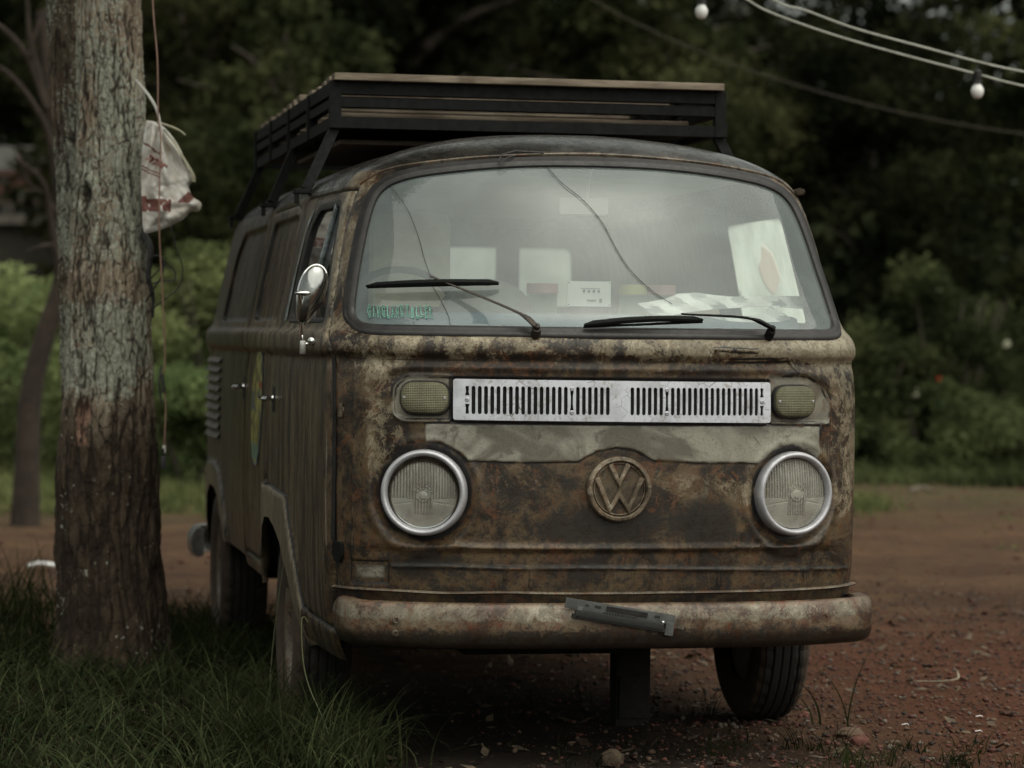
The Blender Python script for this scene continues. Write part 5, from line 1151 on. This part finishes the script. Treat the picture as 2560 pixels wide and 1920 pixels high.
# ================================================================ HERO TREE
def bark_mat():
    m,t=newmat('lichened_bark');g=NG(t);v=g.coord();a=g.attr('bark');sp=g.n('ShaderNodeSeparateColor');g.l(a.outputs['Color'],sp.inputs[0]);cr,li,dark_bark=sp.outputs;ex=a.outputs['Alpha']
    vs=g.coord(scale=(1,1,.3));n1=g.noise(vs,18,7,.65,.5);n2=g.noise(v,70,6,.7);n3=g.noise(v,5,4,.6)
    col=g.mix(g.mr(n1,.35,.65),(.20,.155,.11),(.38,.32,.24));col=g.mix(g.math('MULTIPLY',g.mr(n3,.45,.65),.5),col,(.15,.10,.08))
    dk=g.mix(g.mr(n1,.35,.65),(.022,.015,.010),(.062,.043,.028));col=g.mix(dark_bark,col,dk)
    lm=g.mr(g.math('ADD',g.math('MULTIPLY',n2,.65),g.math('ADD',g.math('MULTIPLY',n1,.25),g.math('MULTIPLY',g.math('SUBTRACT',li,.5),.30))),.515,.555)
    col=g.mix(g.math('MULTIPLY',lm,.85),col,g.mix(g.mr(n2,.45,.7),(.25,.265,.215),(.50,.515,.44)))
    vb=g.vor(g.coord(scale=(1,1,.30)),30,'DISTANCE_TO_EDGE');vbn=g.math('ADD',vb,g.math('MULTIPLY',g.math('SUBTRACT',n2,.5),.16));edge=g.mr(vbn,.0,.055,1,0);col=g.mix(g.math('MULTIPLY',edge,.62),col,(.05,.034,.024))
    # white crustose dots
    vo=g.noise(v,42,3,.6);vn=g.noise(v,5,3,.6);dots=g.math('MULTIPLY',g.mr(g.math('ADD',vo,g.math('MULTIPLY',vn,.6)),.985,1.02),dark_bark);col=g.mix(dots,col,(.30,.31,.26))
    col=g.mix(ex,col,g.mix(g.mr(n2,.4,.7),(.20,.11,.08),(.33,.21,.155)))
    crm=g.mr(g.math('ADD',cr,g.math('MULTIPLY',g.math('SUBTRACT',n2,.5),.6)),.50,.85);col=g.mix(g.math('MULTIPLY',crm,.85),col,(.026,.017,.012))
    h=g.math('SUBTRACT',g.math('ADD',g.math('MULTIPLY',n2,.7),g.math('MULTIPLY',n1,.8)),g.math('MULTIPLY',edge,.45));g.out(g.pbsdf(col,.9,0,.25,bump=h,bd=.012,bs=.9));return m
BM=bark_mat()
ht=empty('shade_tree',(-1.35,2.78,0),'big tree with lichened cracked bark and forked trunk, left of the van','tree')
def bark_trunk(name,zs,cx,cy,rad,seed,nt,nz,parent,frontang=-1.9):
    Z=np.linspace(zs[0],zs[-1],nz);CX=np.interp(Z,zs,cx);CY=np.interp(Z,zs,cy);RD=np.interp(Z,zs,rad)
    th=np.linspace(0,2*np.pi,nt,endpoint=False);T_,ZZ=np.meshgrid(th,Z,indexing='xy')   # nz x nt
    P=np.stack([np.cos(T_)*RD[:,None]*1.0,np.sin(T_)*RD[:,None]*1.0,ZZ],-1)
    wx=(fbm(P*np.array([5,5,2.5]),3,seed+5)-.5)*.9
    q=P*np.array([26,26,3.6])+np.stack([wx*3,wx*3,wx*.8],-1);f1=1-np.abs(2*fbm(q,2,seed)-1)*2.6;f1=np.clip(f1,0,1)**1.3
    q2=P*np.array([60,60,22]);f2=np.clip(1-np.abs(2*fbm(q2,2,seed+1)-1)*3.2,0,1)**1.5
    low=1-sm(ZZ,.75,1.15)*.55
    crk=np.clip(f1*.95*(.45+.55*low)+f2*.40,0,1);big=(fbm(P*np.array([4,4,1.8]),3,seed+2)-.5)
    flr=np.exp(-np.clip(ZZ,0,9)/.13)*(.03+.028*np.sin(T_*5+1.3)+.015*np.sin(T_*3))*(seed==70)
    d=flr-.012*f1*(.5+.5*low)-.005*f2+big*.03+(fbm(P*np.array([38,38,14]),4,seed+3)-.5)*.016
    li=np.clip(.5+1.5*(fbm(P*np.array([6,6,3]),3,seed+4)-.5)+.55*np.exp(-((ZZ-1.75)/.35)**2)+.3*np.exp(-((ZZ-1.15)/.16)**2)-.55*(1-sm(ZZ,.85,1.1))-.35*sm(ZZ,1.36,1.44)*(1-sm(ZZ,1.48,1.60)),0,1)
    dark_bark=np.clip(1-sm(ZZ+big*.5,.80,1.10),0,1)*.95  # bark darker towards the base
    if seed==90:dark_bark=np.maximum(dark_bark,.62)  # rear stem darker brown throughout
    ex=np.zeros_like(ZZ)
    if seed==70:
        dth=np.angle(np.exp(1j*(T_-(frontang-.32))));w_=.20+.05*np.sin(ZZ*40);ex=sm(-np.abs(dth),-w_,-w_+.06)*sm(ZZ,.845,.87)*(1-sm(ZZ,1.02,1.045))*(vnoise(P*40,8)>.25);d=d-.006*ex
        dk_=np.angle(np.exp(1j*(T_-(frontang-.38))));rk=np.hypot(dk_*.15,(ZZ-1.80)*.62);d=d+.016*np.exp(-((rk-.040)/.014)**2)-.022*np.exp(-(rk/.022)**2);crk=np.clip(crk+.9*np.exp(-(rk/.024)**2),0,1)
        for a_,z_ in((.25,1.62),(.62,1.62),(-.45,2.17),(-.1,1.25)):
            dk2=np.angle(np.exp(1j*(T_-(frontang+a_))));rk=np.hypot(dk2*.15,(ZZ-z_)*.5);crk=np.clip(crk+.8*np.exp(-(rk/.010)**2),0,1);d=d-.01*np.exp(-(rk/.010)**2)
    r=RD[:,None]+d;V=np.stack([CX[:,None]+np.cos(T_)*r,CY[:,None]+np.sin(T_)*r,ZZ],-1).reshape(-1,3)-np.array([-1.35,2.78,0])
    i,j=np.meshgrid(np.arange(nz-1),np.arange(nt),indexing='ij');j2=(j+1)%nt;F_=np.stack([i*nt+j,i*nt+j2,(i+1)*nt+j2,(i+1)*nt+j],-1).reshape(-1,4)
    me=fast_mesh(name,V,F_,[BM],smooth=True);at=me.color_attributes.new('bark','FLOAT_COLOR','POINT');at.data.foreach_set('color',np.stack([crk,li,dark_bark,ex],-1).astype(np.float32).ravel());return link(bpy.data.objects.new(name,me),parent)
bark_trunk('trunk',[-.12,0,.25,.43,.78,1.085,1.49,1.85,2.2,2.56,4.2],[-1.336,-1.338,-1.342,-1.353,-1.360,-1.362,-1.365,-1.364,-1.364,-1.37,-1.42],[2.78]*11,[.235,.215,.207,.203,.195,.172,.154,.134,.130,.127,.11],70,300,620,ht)
bark_trunk('trunk',[.5,.95,1.315,1.77,2.22,2.585,4.4],[-1.41,-1.425,-1.436,-1.452,-1.470,-1.484,-1.75],[3.05,3.1,3.15,3.2,3.22,3.24,3.4],[.10,.105,.100,.100,.112,.122,.10],90,180,420,ht)
r_=np.random.default_rng(44);P=crown_pts(26000,2.6,1.3,26,5.3,r_,.3)+np.array([-.5,.3,0]);P=P[P[:,2]>3.7];V,F_=leaves(P,.13,r_);link(bpy.data.objects.new('crown',fast_mesh('crown',V,F_,[ML['bush']])),ht)
b=MB()
for k in range(9):
    a=k*.7+.3;b.tube(spline([(-1.45,2.9,4.0),(-1.45+.9*math.cos(a),2.9+.9*math.sin(a),4.8),(-1.6+1.9*math.cos(a),2.9+1.9*math.sin(a),5.5+.2*math.sin(k))],5),np.linspace(.07,.02,11),7)
b.build('limb',BK,ht)
b=MB();a=np.linspace(-.2,np.pi+.6,14);b.tube(np.stack([-1.430+.108*np.cos(a+np.pi*.5),3.06-.125*np.sin(a*.0+.1)-.0*a+(-.10)*np.abs(np.cos(a*.3)),2.02+.02*np.sin(a)],1),.004,5)
o=b.build('wire_tie',M['rubber']);tag(o,'black wire wrapped round the rear stem of the big tree','wire')
# leaning bare tree --------------------------------------------------------------
bt=empty('bare_tree',(-1.49,10.94,0),'leafless crooked tree behind and left of the big trunk','tree')
BB=simple('bare_bark',(.040,.027,.019),.9,var=.5,scale=9)
b=MB();b.tube(spline([(-1.50,10.94,-.1),(-1.49,10.94,.35),(-1.47,10.94,.85),(-1.38,10.94,1.25),(-1.27,10.94,1.62),(-1.26,10.95,2.0),(-1.31,10.96,2.4),(-1.36,10.96,2.8),(-1.42,11,3.4)],6),np.interp(np.linspace(0,1,49),[0,.15,.5,1],[.105,.08,.06,.04]),12);b.build('trunk',BB,bt)
rr=random.Random(9)
for k,(z,pts) in enumerate(((2.0,[(-1.27,10.9,1.55),(-1.34,10.85,1.95),(-1.40,10.8,2.25),(-1.60,10.75,2.42)]),(2,[(-1.29,10.9,2.25),(-1.40,10.85,2.65),(-1.62,10.8,2.95),(-1.82,10.8,3.05)]),(2,[(-1.33,10.95,2.55),(-1.43,10.9,2.95),(-1.50,10.9,3.25),(-1.52,10.9,3.6)]),(2,[(-1.38,10.9,2.75),(-1.52,10.9,3.1),(-1.72,10.9,3.3),(-1.9,10.9,3.35)]),(2,[(-1.27,10.9,2.0),(-1.40,10.85,2.18),(-1.52,10.8,2.2)]),(2,[(-1.33,10.9,2.7),(-1.24,10.9,3.0),(-1.16,10.9,3.2)]),(2,[(-1.50,10.88,3.08),(-1.44,10.88,3.3),(-1.34,10.9,3.5)]),(2,[(-1.44,10.85,2.2),(-1.52,10.8,2.28),(-1.56,10.8,2.44)]),(2,[(-1.30,10.9,1.85),(-1.40,10.8,1.84),(-1.50,10.8,1.80)]))):
    b=MB();sp_=spline(pts,6);b.tube(sp_,np.linspace(.028 if k<4 else .016,.010,len(sp_)),7);b.build('branch',BB,bt)
# house far behind ----------------------------------------------------------------
hs_=empty('house',(-3.2,31.5,0),'pale house with a light tiled roof and dark porch, far left behind the trees','house')
cw=simple('cream_wall',(.045,.04,.03),.9,var=.3);rf=simple('pale_roof_tiles',(.075,.073,.066),.8,var=.4,scale=5);rt=simple('red_fascia',(.10,.045,.033),.8)
b=MB();b.box((-3.4,32.5,1.35),(5.4,3.6,2.7));b.build('terrace_wall',cw,hs_)
b=MB();b.box((-3.6,33.6,3.0),(4.6,1.2,1.2));b.build('wall',simple('dark_porch_wall',(.03,.025,.02),.9),hs_)
b=MB();b.add([(-6.3,31.3,3.46),(-.62,31.3,3.46),(-.95,32.4,3.84),(-6.0,32.4,3.84),(-6.3,31.3,3.40),(-.62,31.3,3.40),(-.95,32.4,3.78),(-6.0,32.4,3.78)],[(0,1,2,3),(7,6,5,4),(0,4,5,1),(1,5,6,2),(3,2,6,7),(0,3,7,4)]);rfo=b.build('roof',rf,hs_,smooth=False)
b=MB();b.bar((-.60,31.25,3.48),(-1.6,31.22,3.12),.06,.10);b.bar((-6.3,31.27,3.40),(-.60,31.27,3.40),.04,.07);b.build('fascia',rt,rfo,smooth=False)
b=MB()
for x in(-5.6,-4.3,-3.0,-1.36):b.box((x,31.35,3.0),(.10,.10,.85))
b.build('porch_post',simple('porch_post',(.10,.095,.08),.8),hs_,smooth=False)
b=MB()
for k in range(16):b.bar((-1.38+k*.035,31.30,3.32-k*.012),(-1.38+k*.035,31.30,3.18-k*.02),.012,.012)
b.build('lattice',simple('grey_lattice',(.12,.11,.10),.8),rfo,smooth=False)
rl=empty('railing',(-3.4,30.6,2.5),'white balustrade along the terrace of the far house','railing');wr=simple('white_rail',(.16,.14,.12),.8)
b=MB();b.box((-3.4,30.62,2.99),(5.3,.08,.07));b.build('top_rail',simple('pinkish_rail',(.10,.065,.055),.8),rl,smooth=False)
b=MB();b.box((-3.4,30.62,2.75),(5.3,.14,.12));b.build('base_rail',wr,rl,smooth=False)
for k in range(12):b=MB();b.box((-6.0+k*.47,30.62,2.88),(.05 if k<11 else .14,.06,.18));b.build('baluster',wr,rl,smooth=False)
# prop under the van
pp=MB();pp.box((.275,.96,.20),(.118,.10,.40),bev=.008);pp.box((.275,.905,.10),(.10,.02,.14),bev=.004);o=pp.build('support_post',simple('dark_post',(.012,.010,.009),.9));tag(o,'dark square post propped under the middle of the van front','post')
# ================================================================ BAG, WIRES, LAMPS
def bag():
    out=np.array([(-1.238,2.085),(-1.205,2.080),(-1.165,2.055),(-1.120,2.000),(-1.085,1.925),(-1.075,1.895),(-1.058,1.865),(-1.075,1.840),(-1.060,1.80),(-1.028,1.778),(-1.036,1.748),(-1.070,1.742),(-1.095,1.715),(-1.150,1.685),(-1.200,1.668),(-1.243,1.665),(-1.250,1.75),(-1.255,1.86),(-1.252,1.98)])
    o2=spline(np.vstack([out,out[:1]]),3)[:-1];st=.006;mn,mx=o2.min(0),o2.max(0);a,b=np.meshgrid(np.arange(mn[0],mx[0],st),np.arange(mn[1],mx[1],st),indexing='ij');g=np.stack([a.ravel(),b.ravel()],1);g=g[inpoly(g,o2)&(pdist(g,o2,True)>st*.4)];dd=dens(o2,st,True);m_=len(dd)
    r=delaunay_2d_cdt([Vector(p) for p in np.vstack([g,dd])],[(len(g)+i,len(g)+(i+1)%m_) for i in range(m_)],[],0,1e-6);q=np.array([v[:] for v in r[0]]);t=np.array([f for f in r[2]]);t=t[inpoly(q[t].mean(1),o2)]
    d=pdist(q,o2,True);infl=.062*(1-np.exp(-d/.030))
    ax=(q-np.array([-1.20,2.09]));ang=np.arctan2(ax[:,0],-ax[:,1]);rad=np.hypot(ax[:,0],ax[:,1])
    fold=np.sin(ang*17+4*fbm(np.stack([ang*2,rad*5,ang*0],-1),3,5)*3)*.026*np.exp(-((rad-.15)/.20)**2)+(np.abs(2*fbm(np.stack([ang*6,rad*9,ang*0],-1),3,8)-1)-.3)*.045+np.where(rad>.25,(np.abs(2*fbm(np.stack([q[:,0]*22,q[:,1]*22,ang*0],-1),3,15)-1)-.3)*.034,0)
    yb=2.60;F0=np.stack([q[:,0],yb-infl*1.0-fold*np.clip(d/.02,0,1),q[:,1]],1);Bk=np.stack([q[:,0],yb+infl*.6,q[:,1]],1);n=len(q)
    me=bpy.data.meshes.new('plastic_bag');me.from_pydata(np.vstack([F0,Bk]).tolist(),[],t.tolist()+[list(f[::-1]+n) for f in t]);me.polygons.foreach_set('use_smooth',[True]*len(me.polygons))
    # printed marks as a mask on the vertices
    c=np.zeros((2*n,4));x,z=q.T
    bnd=(z<1.785-.10*(x+1.24)*-1*.3)&(z>1.740)&(x>-1.245)&(x<-1.142)&(vnoise(np.stack([x*120,z*120,x*0],1),3)>.22);b2=(np.abs((x+1.085)*.8-(z-1.79)*.9)<.020)&(np.abs(z-1.795)<.020)
    ln=((np.abs((z-1.990)+(x+1.235)*.75)<.0045)&(x<-1.185))|((np.abs((z-1.905)+(x+1.24)*.5)<.004)&(x<-1.19))|((np.abs((z-1.893)+(x+1.24)*.5)<.004)&(x<-1.195))|((x<-1.235)&(z>1.74)&(z<1.80))
    c[:n,0]=(bnd|b2|ln).astype(float)
    m,tt=newmat('dirty_white_plastic');gg=NG(tt);v=gg.coord();aa=gg.attr('print');n1=gg.noise(v,14,5,.6);n2=gg.noise(v,55,5,.7)
    col=gg.mix(gg.mr(n1,.42,.66),(.82,.80,.76),(.62,.57,.49));col=gg.mix(gg.math('MULTIPLY',gg.mr(n2,.60,.72),.5),col,(.22,.16,.12));sp=gg.n('ShaderNodeSeparateColor');gg.l(aa.outputs['Color'],sp.inputs[0]);col=gg.mix(gg.mr(sp.outputs[0],.35,.65),col,(.22,.095,.08))
    p=gg.pbsdf(col,.5,0,.4,bump=n2,bd=.002,bs=.4);tr=gg.n('ShaderNodeBsdfTranslucent');gg.l(col,tr.inputs[0]);mx=gg.n('ShaderNodeMixShader');mx.inputs[0].default_value=.2;gg.l(p.outputs[0],mx.inputs[1]);gg.l(tr.outputs[0],mx.inputs[2]);gg.out(mx)
    me.materials.append(m);at=me.color_attributes.new('print','FLOAT_COLOR','POINT');at.data.foreach_set('color',c.astype(np.float32).ravel());o=link(bpy.data.objects.new('plastic_bag',me));tag(o,'crumpled dirty white plastic bag with faded red print, tied to the big tree trunk','bag')
    v,f=text_mesh('mar',.055,.0008,.2);ca,sa=math.cos(-.62),math.sin(-.62);X=-1.243+v[:,0]*ca-v[:,1]*sa;Z=1.938+v[:,0]*sa+v[:,1]*ca
    from mathutils.kdtree import KDTree
    kd=KDTree(len(q))
    for i in range(n):kd.insert((q[i,0],q[i,1],0),i)
    kd.balance();Y=[F0[kd.find((a_,b_,0))[1],1]-.004 for a_,b_ in zip(X,Z)];MB().add(np.stack([X,Y,Z],1),f).build('lettering',M['redprint'],o,smooth=False)
    b=MB();L=spline([(-1.20,2.56,2.075),(-1.15,2.55,2.06),(-1.115,2.55,2.045),(-1.095,2.55,2.030)],6);b.tube(L,np.linspace(.011,.006,len(L)),7,flat=.5);L=spline([(-1.17,2.585,2.05),(-1.13,2.57,1.99),(-1.09,2.57,1.93),(-1.062,2.57,1.88),(-1.060,2.57,1.855)],6);b.tube(L,np.interp(np.linspace(0,1,len(L)),[0,.6,1],[.012,.016,.026]),8,flat=.25);b.build('handle_strap',simple('yellowed_plastic',(.44,.42,.30),.6,var=.3),o)
bag()
cord=simple('pale_cord',(.62,.60,.56),.6);rw=simple('brown_red_wire',(.26,.15,.11),.5,var=.3)
def cable(name,pts,r,mat,label,cat='cable',group=None,seg=6,n=8):
    b=MB();b.tube(spline(pts,n),r,seg);o=b.build(name,mat);return tag(o,label,cat,group)
cable('hanging_wire',[(-1.214,2.5,3.9),(-1.226,2.53,2.9),(-1.223,2.53,2.54),(-1.204,2.52,2.31),(-1.199,2.52,2.1),(-1.189,2.51,2.014),(-1.192,2.505,1.84),(-1.192,2.50,1.665),(-1.176,2.51,1.42),(-1.165,2.52,1.178),(-1.176,2.52,1.12),(-1.166,2.52,1.06),(-1.160,2.52,1.0),(-1.162,2.52,.917),(-1.164,2.52,.85)],.0030,rw,'thin red brown wire hanging beside the big tree trunk','wire')
w_=bpy.context.scene.objects['hanging_wire'];b=MB();b.tube([(-1.164,2.52,.862),(-1.165,2.52,.83)],.007,8);b.build('connector',cord,w_)
b=MB();b.box((-1.167,2.52,.797),(.022,.016,.050),bev=.004);b.tube([(-1.166,2.52,.85),(-1.166,2.52,.83)],.0075,8);b.build('plug',M['rubber'],w_)
b=MB();b.tube(spline([(-1.178,2.52,1.16),(-1.186,2.51,1.10),(-1.182,2.51,1.05),(-1.176,2.51,1.015)],5),.0035,5);b.tube(spline([(-1.176,2.515,1.13),(-1.170,2.51,1.08),(-1.172,2.51,1.06)],5),.006,6);b.build('loose_end',M['rubber'],w_)
cable('white_cord',[(-1.275,2.66,2.24),(-1.235,2.60,2.185),(-1.205,2.56,2.13),(-1.190,2.545,2.07),(-1.186,2.54,2.03),(-1.194,2.535,1.995)],.0055,cord,'short white cord tying the bag to the big tree trunk','cord')
cable('black_wire',[(-1.15,2.60,1.69),(-1.137,2.599,1.668),(-1.119,2.594,1.598),(-1.097,2.589,1.528),(-1.110,2.591,1.458),(-1.147,2.597,1.423),(-1.181,2.603,1.396),(-1.22,2.64,1.36)],.0028,M['rubber'],'loose black wire looping below the bag, outermost','wire','black wires by the trunk')
cable('black_wire',[(-1.23,2.64,1.47),(-1.205,2.61,1.50),(-1.165,2.60,1.535),(-1.128,2.60,1.52),(-1.128,2.60,1.485),(-1.17,2.60,1.48),(-1.21,2.62,1.47)],.0028,M['rubber'],'small closed loop of black wire at the trunk edge','wire','black wires by the trunk')
cable('black_wire',[(-1.23,2.64,1.55),(-1.20,2.61,1.575),(-1.168,2.60,1.56),(-1.175,2.60,1.50),(-1.21,2.62,1.44),(-1.23,2.64,1.40)],.0035,M['rubber'],'thick black wire bent against the trunk edge','wire','black wires by the trunk')
b=MB();L=spline([(-1.240,2.68,1.66),(-1.215,2.64,1.60),(-1.222,2.64,1.50),(-1.205,2.64,1.42),(-1.205,2.64,1.34)],6);b.tube(L,np.linspace(.016,.006,len(L)),6);o=b.build('bark_flap',M['rubber']);o.parent=ht;o.location=-Vector(ht.location)
c_=simple('pale_cable',(.48,.49,.43),.6)
cable('string_light_cable',[(-.35,3.65,3.30),(.5,3.48,3.02),(1.196,3.343,2.731+.02),(1.386,3.305,2.656),(1.653,3.252,2.562),(1.939,3.196,2.482),(2.225,3.14,2.410),(2.492,3.088,2.345),(3.4,2.9,2.16),(4.6,2.7,2.02),(6,2.5,2.0)],.0044,c_,'pale cable at the upper right, lower of the two thick ones','cable','thick pale cables')
cable('string_light_cable',[(-.35,3.6,3.62),(.6,3.45,3.14),(1.348,3.314,2.733),(1.538,3.276,2.663),(1.748,3.235,2.588),(2.034,3.179,2.512),(2.263,3.134,2.453),(2.491,3.089,2.407),(3.4,2.9,2.25),(4.6,2.7,2.13),(6,2.5,2.12)],.0044,c_,'pale cable at the upper right, upper of the two thick ones','cable','thick pale cables')
cable('thin_cable',[(1.2,11.4,4.3),(2.441,11.266,3.598),(2.759,11.202,3.434),(3.268,11.101,3.221),(3.903,10.976,3.019),(4.602,10.84,2.85),(5.427,10.68,2.724),(7,10.4,2.6)],.0032,simple('dull_cable',(.07,.06,.045),.7),'thin dull brown cable sagging across the dark wood')
WB=simple('milky_bulb',(.78,.78,.77),.25,var=.06)
def bulb(x,y,ztop,zc,label):
    e=empty('light_bulb',(x,y,zc),label,'light bulb','unlit bulbs on the cables')
    b=MB();b.lathe([(.0,-.030),(.012,-.028),(.022,-.018),(.0275,-.002),(.026,.012),(.018,.026),(.013,.036),(.013,.042)],(x,y,zc),(0,0,1),24);b.build('globe',WB,e,sharp=180)
    b=MB();b.lathe([(.0165,.036),(.018,.040),(.017,.085),(.010,.092),(0,.093)],(x,y,zc),(0,0,1),20);b.lathe([(.021,.034),(.022,.040),(.018,.044)],(x,y,zc),(0,0,1),20);b.build('socket',M['rubber'],e)
    if ztop>zc+.095:b=MB();b.tube([(x,y,zc+.09),(x-.004,y,ztop)],.004,6);b.build('flex',M['rubber'],e)
bulb(1.111,3.358,3.05,2.650,'white unlit bulb hanging at the top edge, above the roof rack end')
bulb(2.247,3.135,2.455,2.331,'white unlit bulb hanging below the pale cables at the upper right')
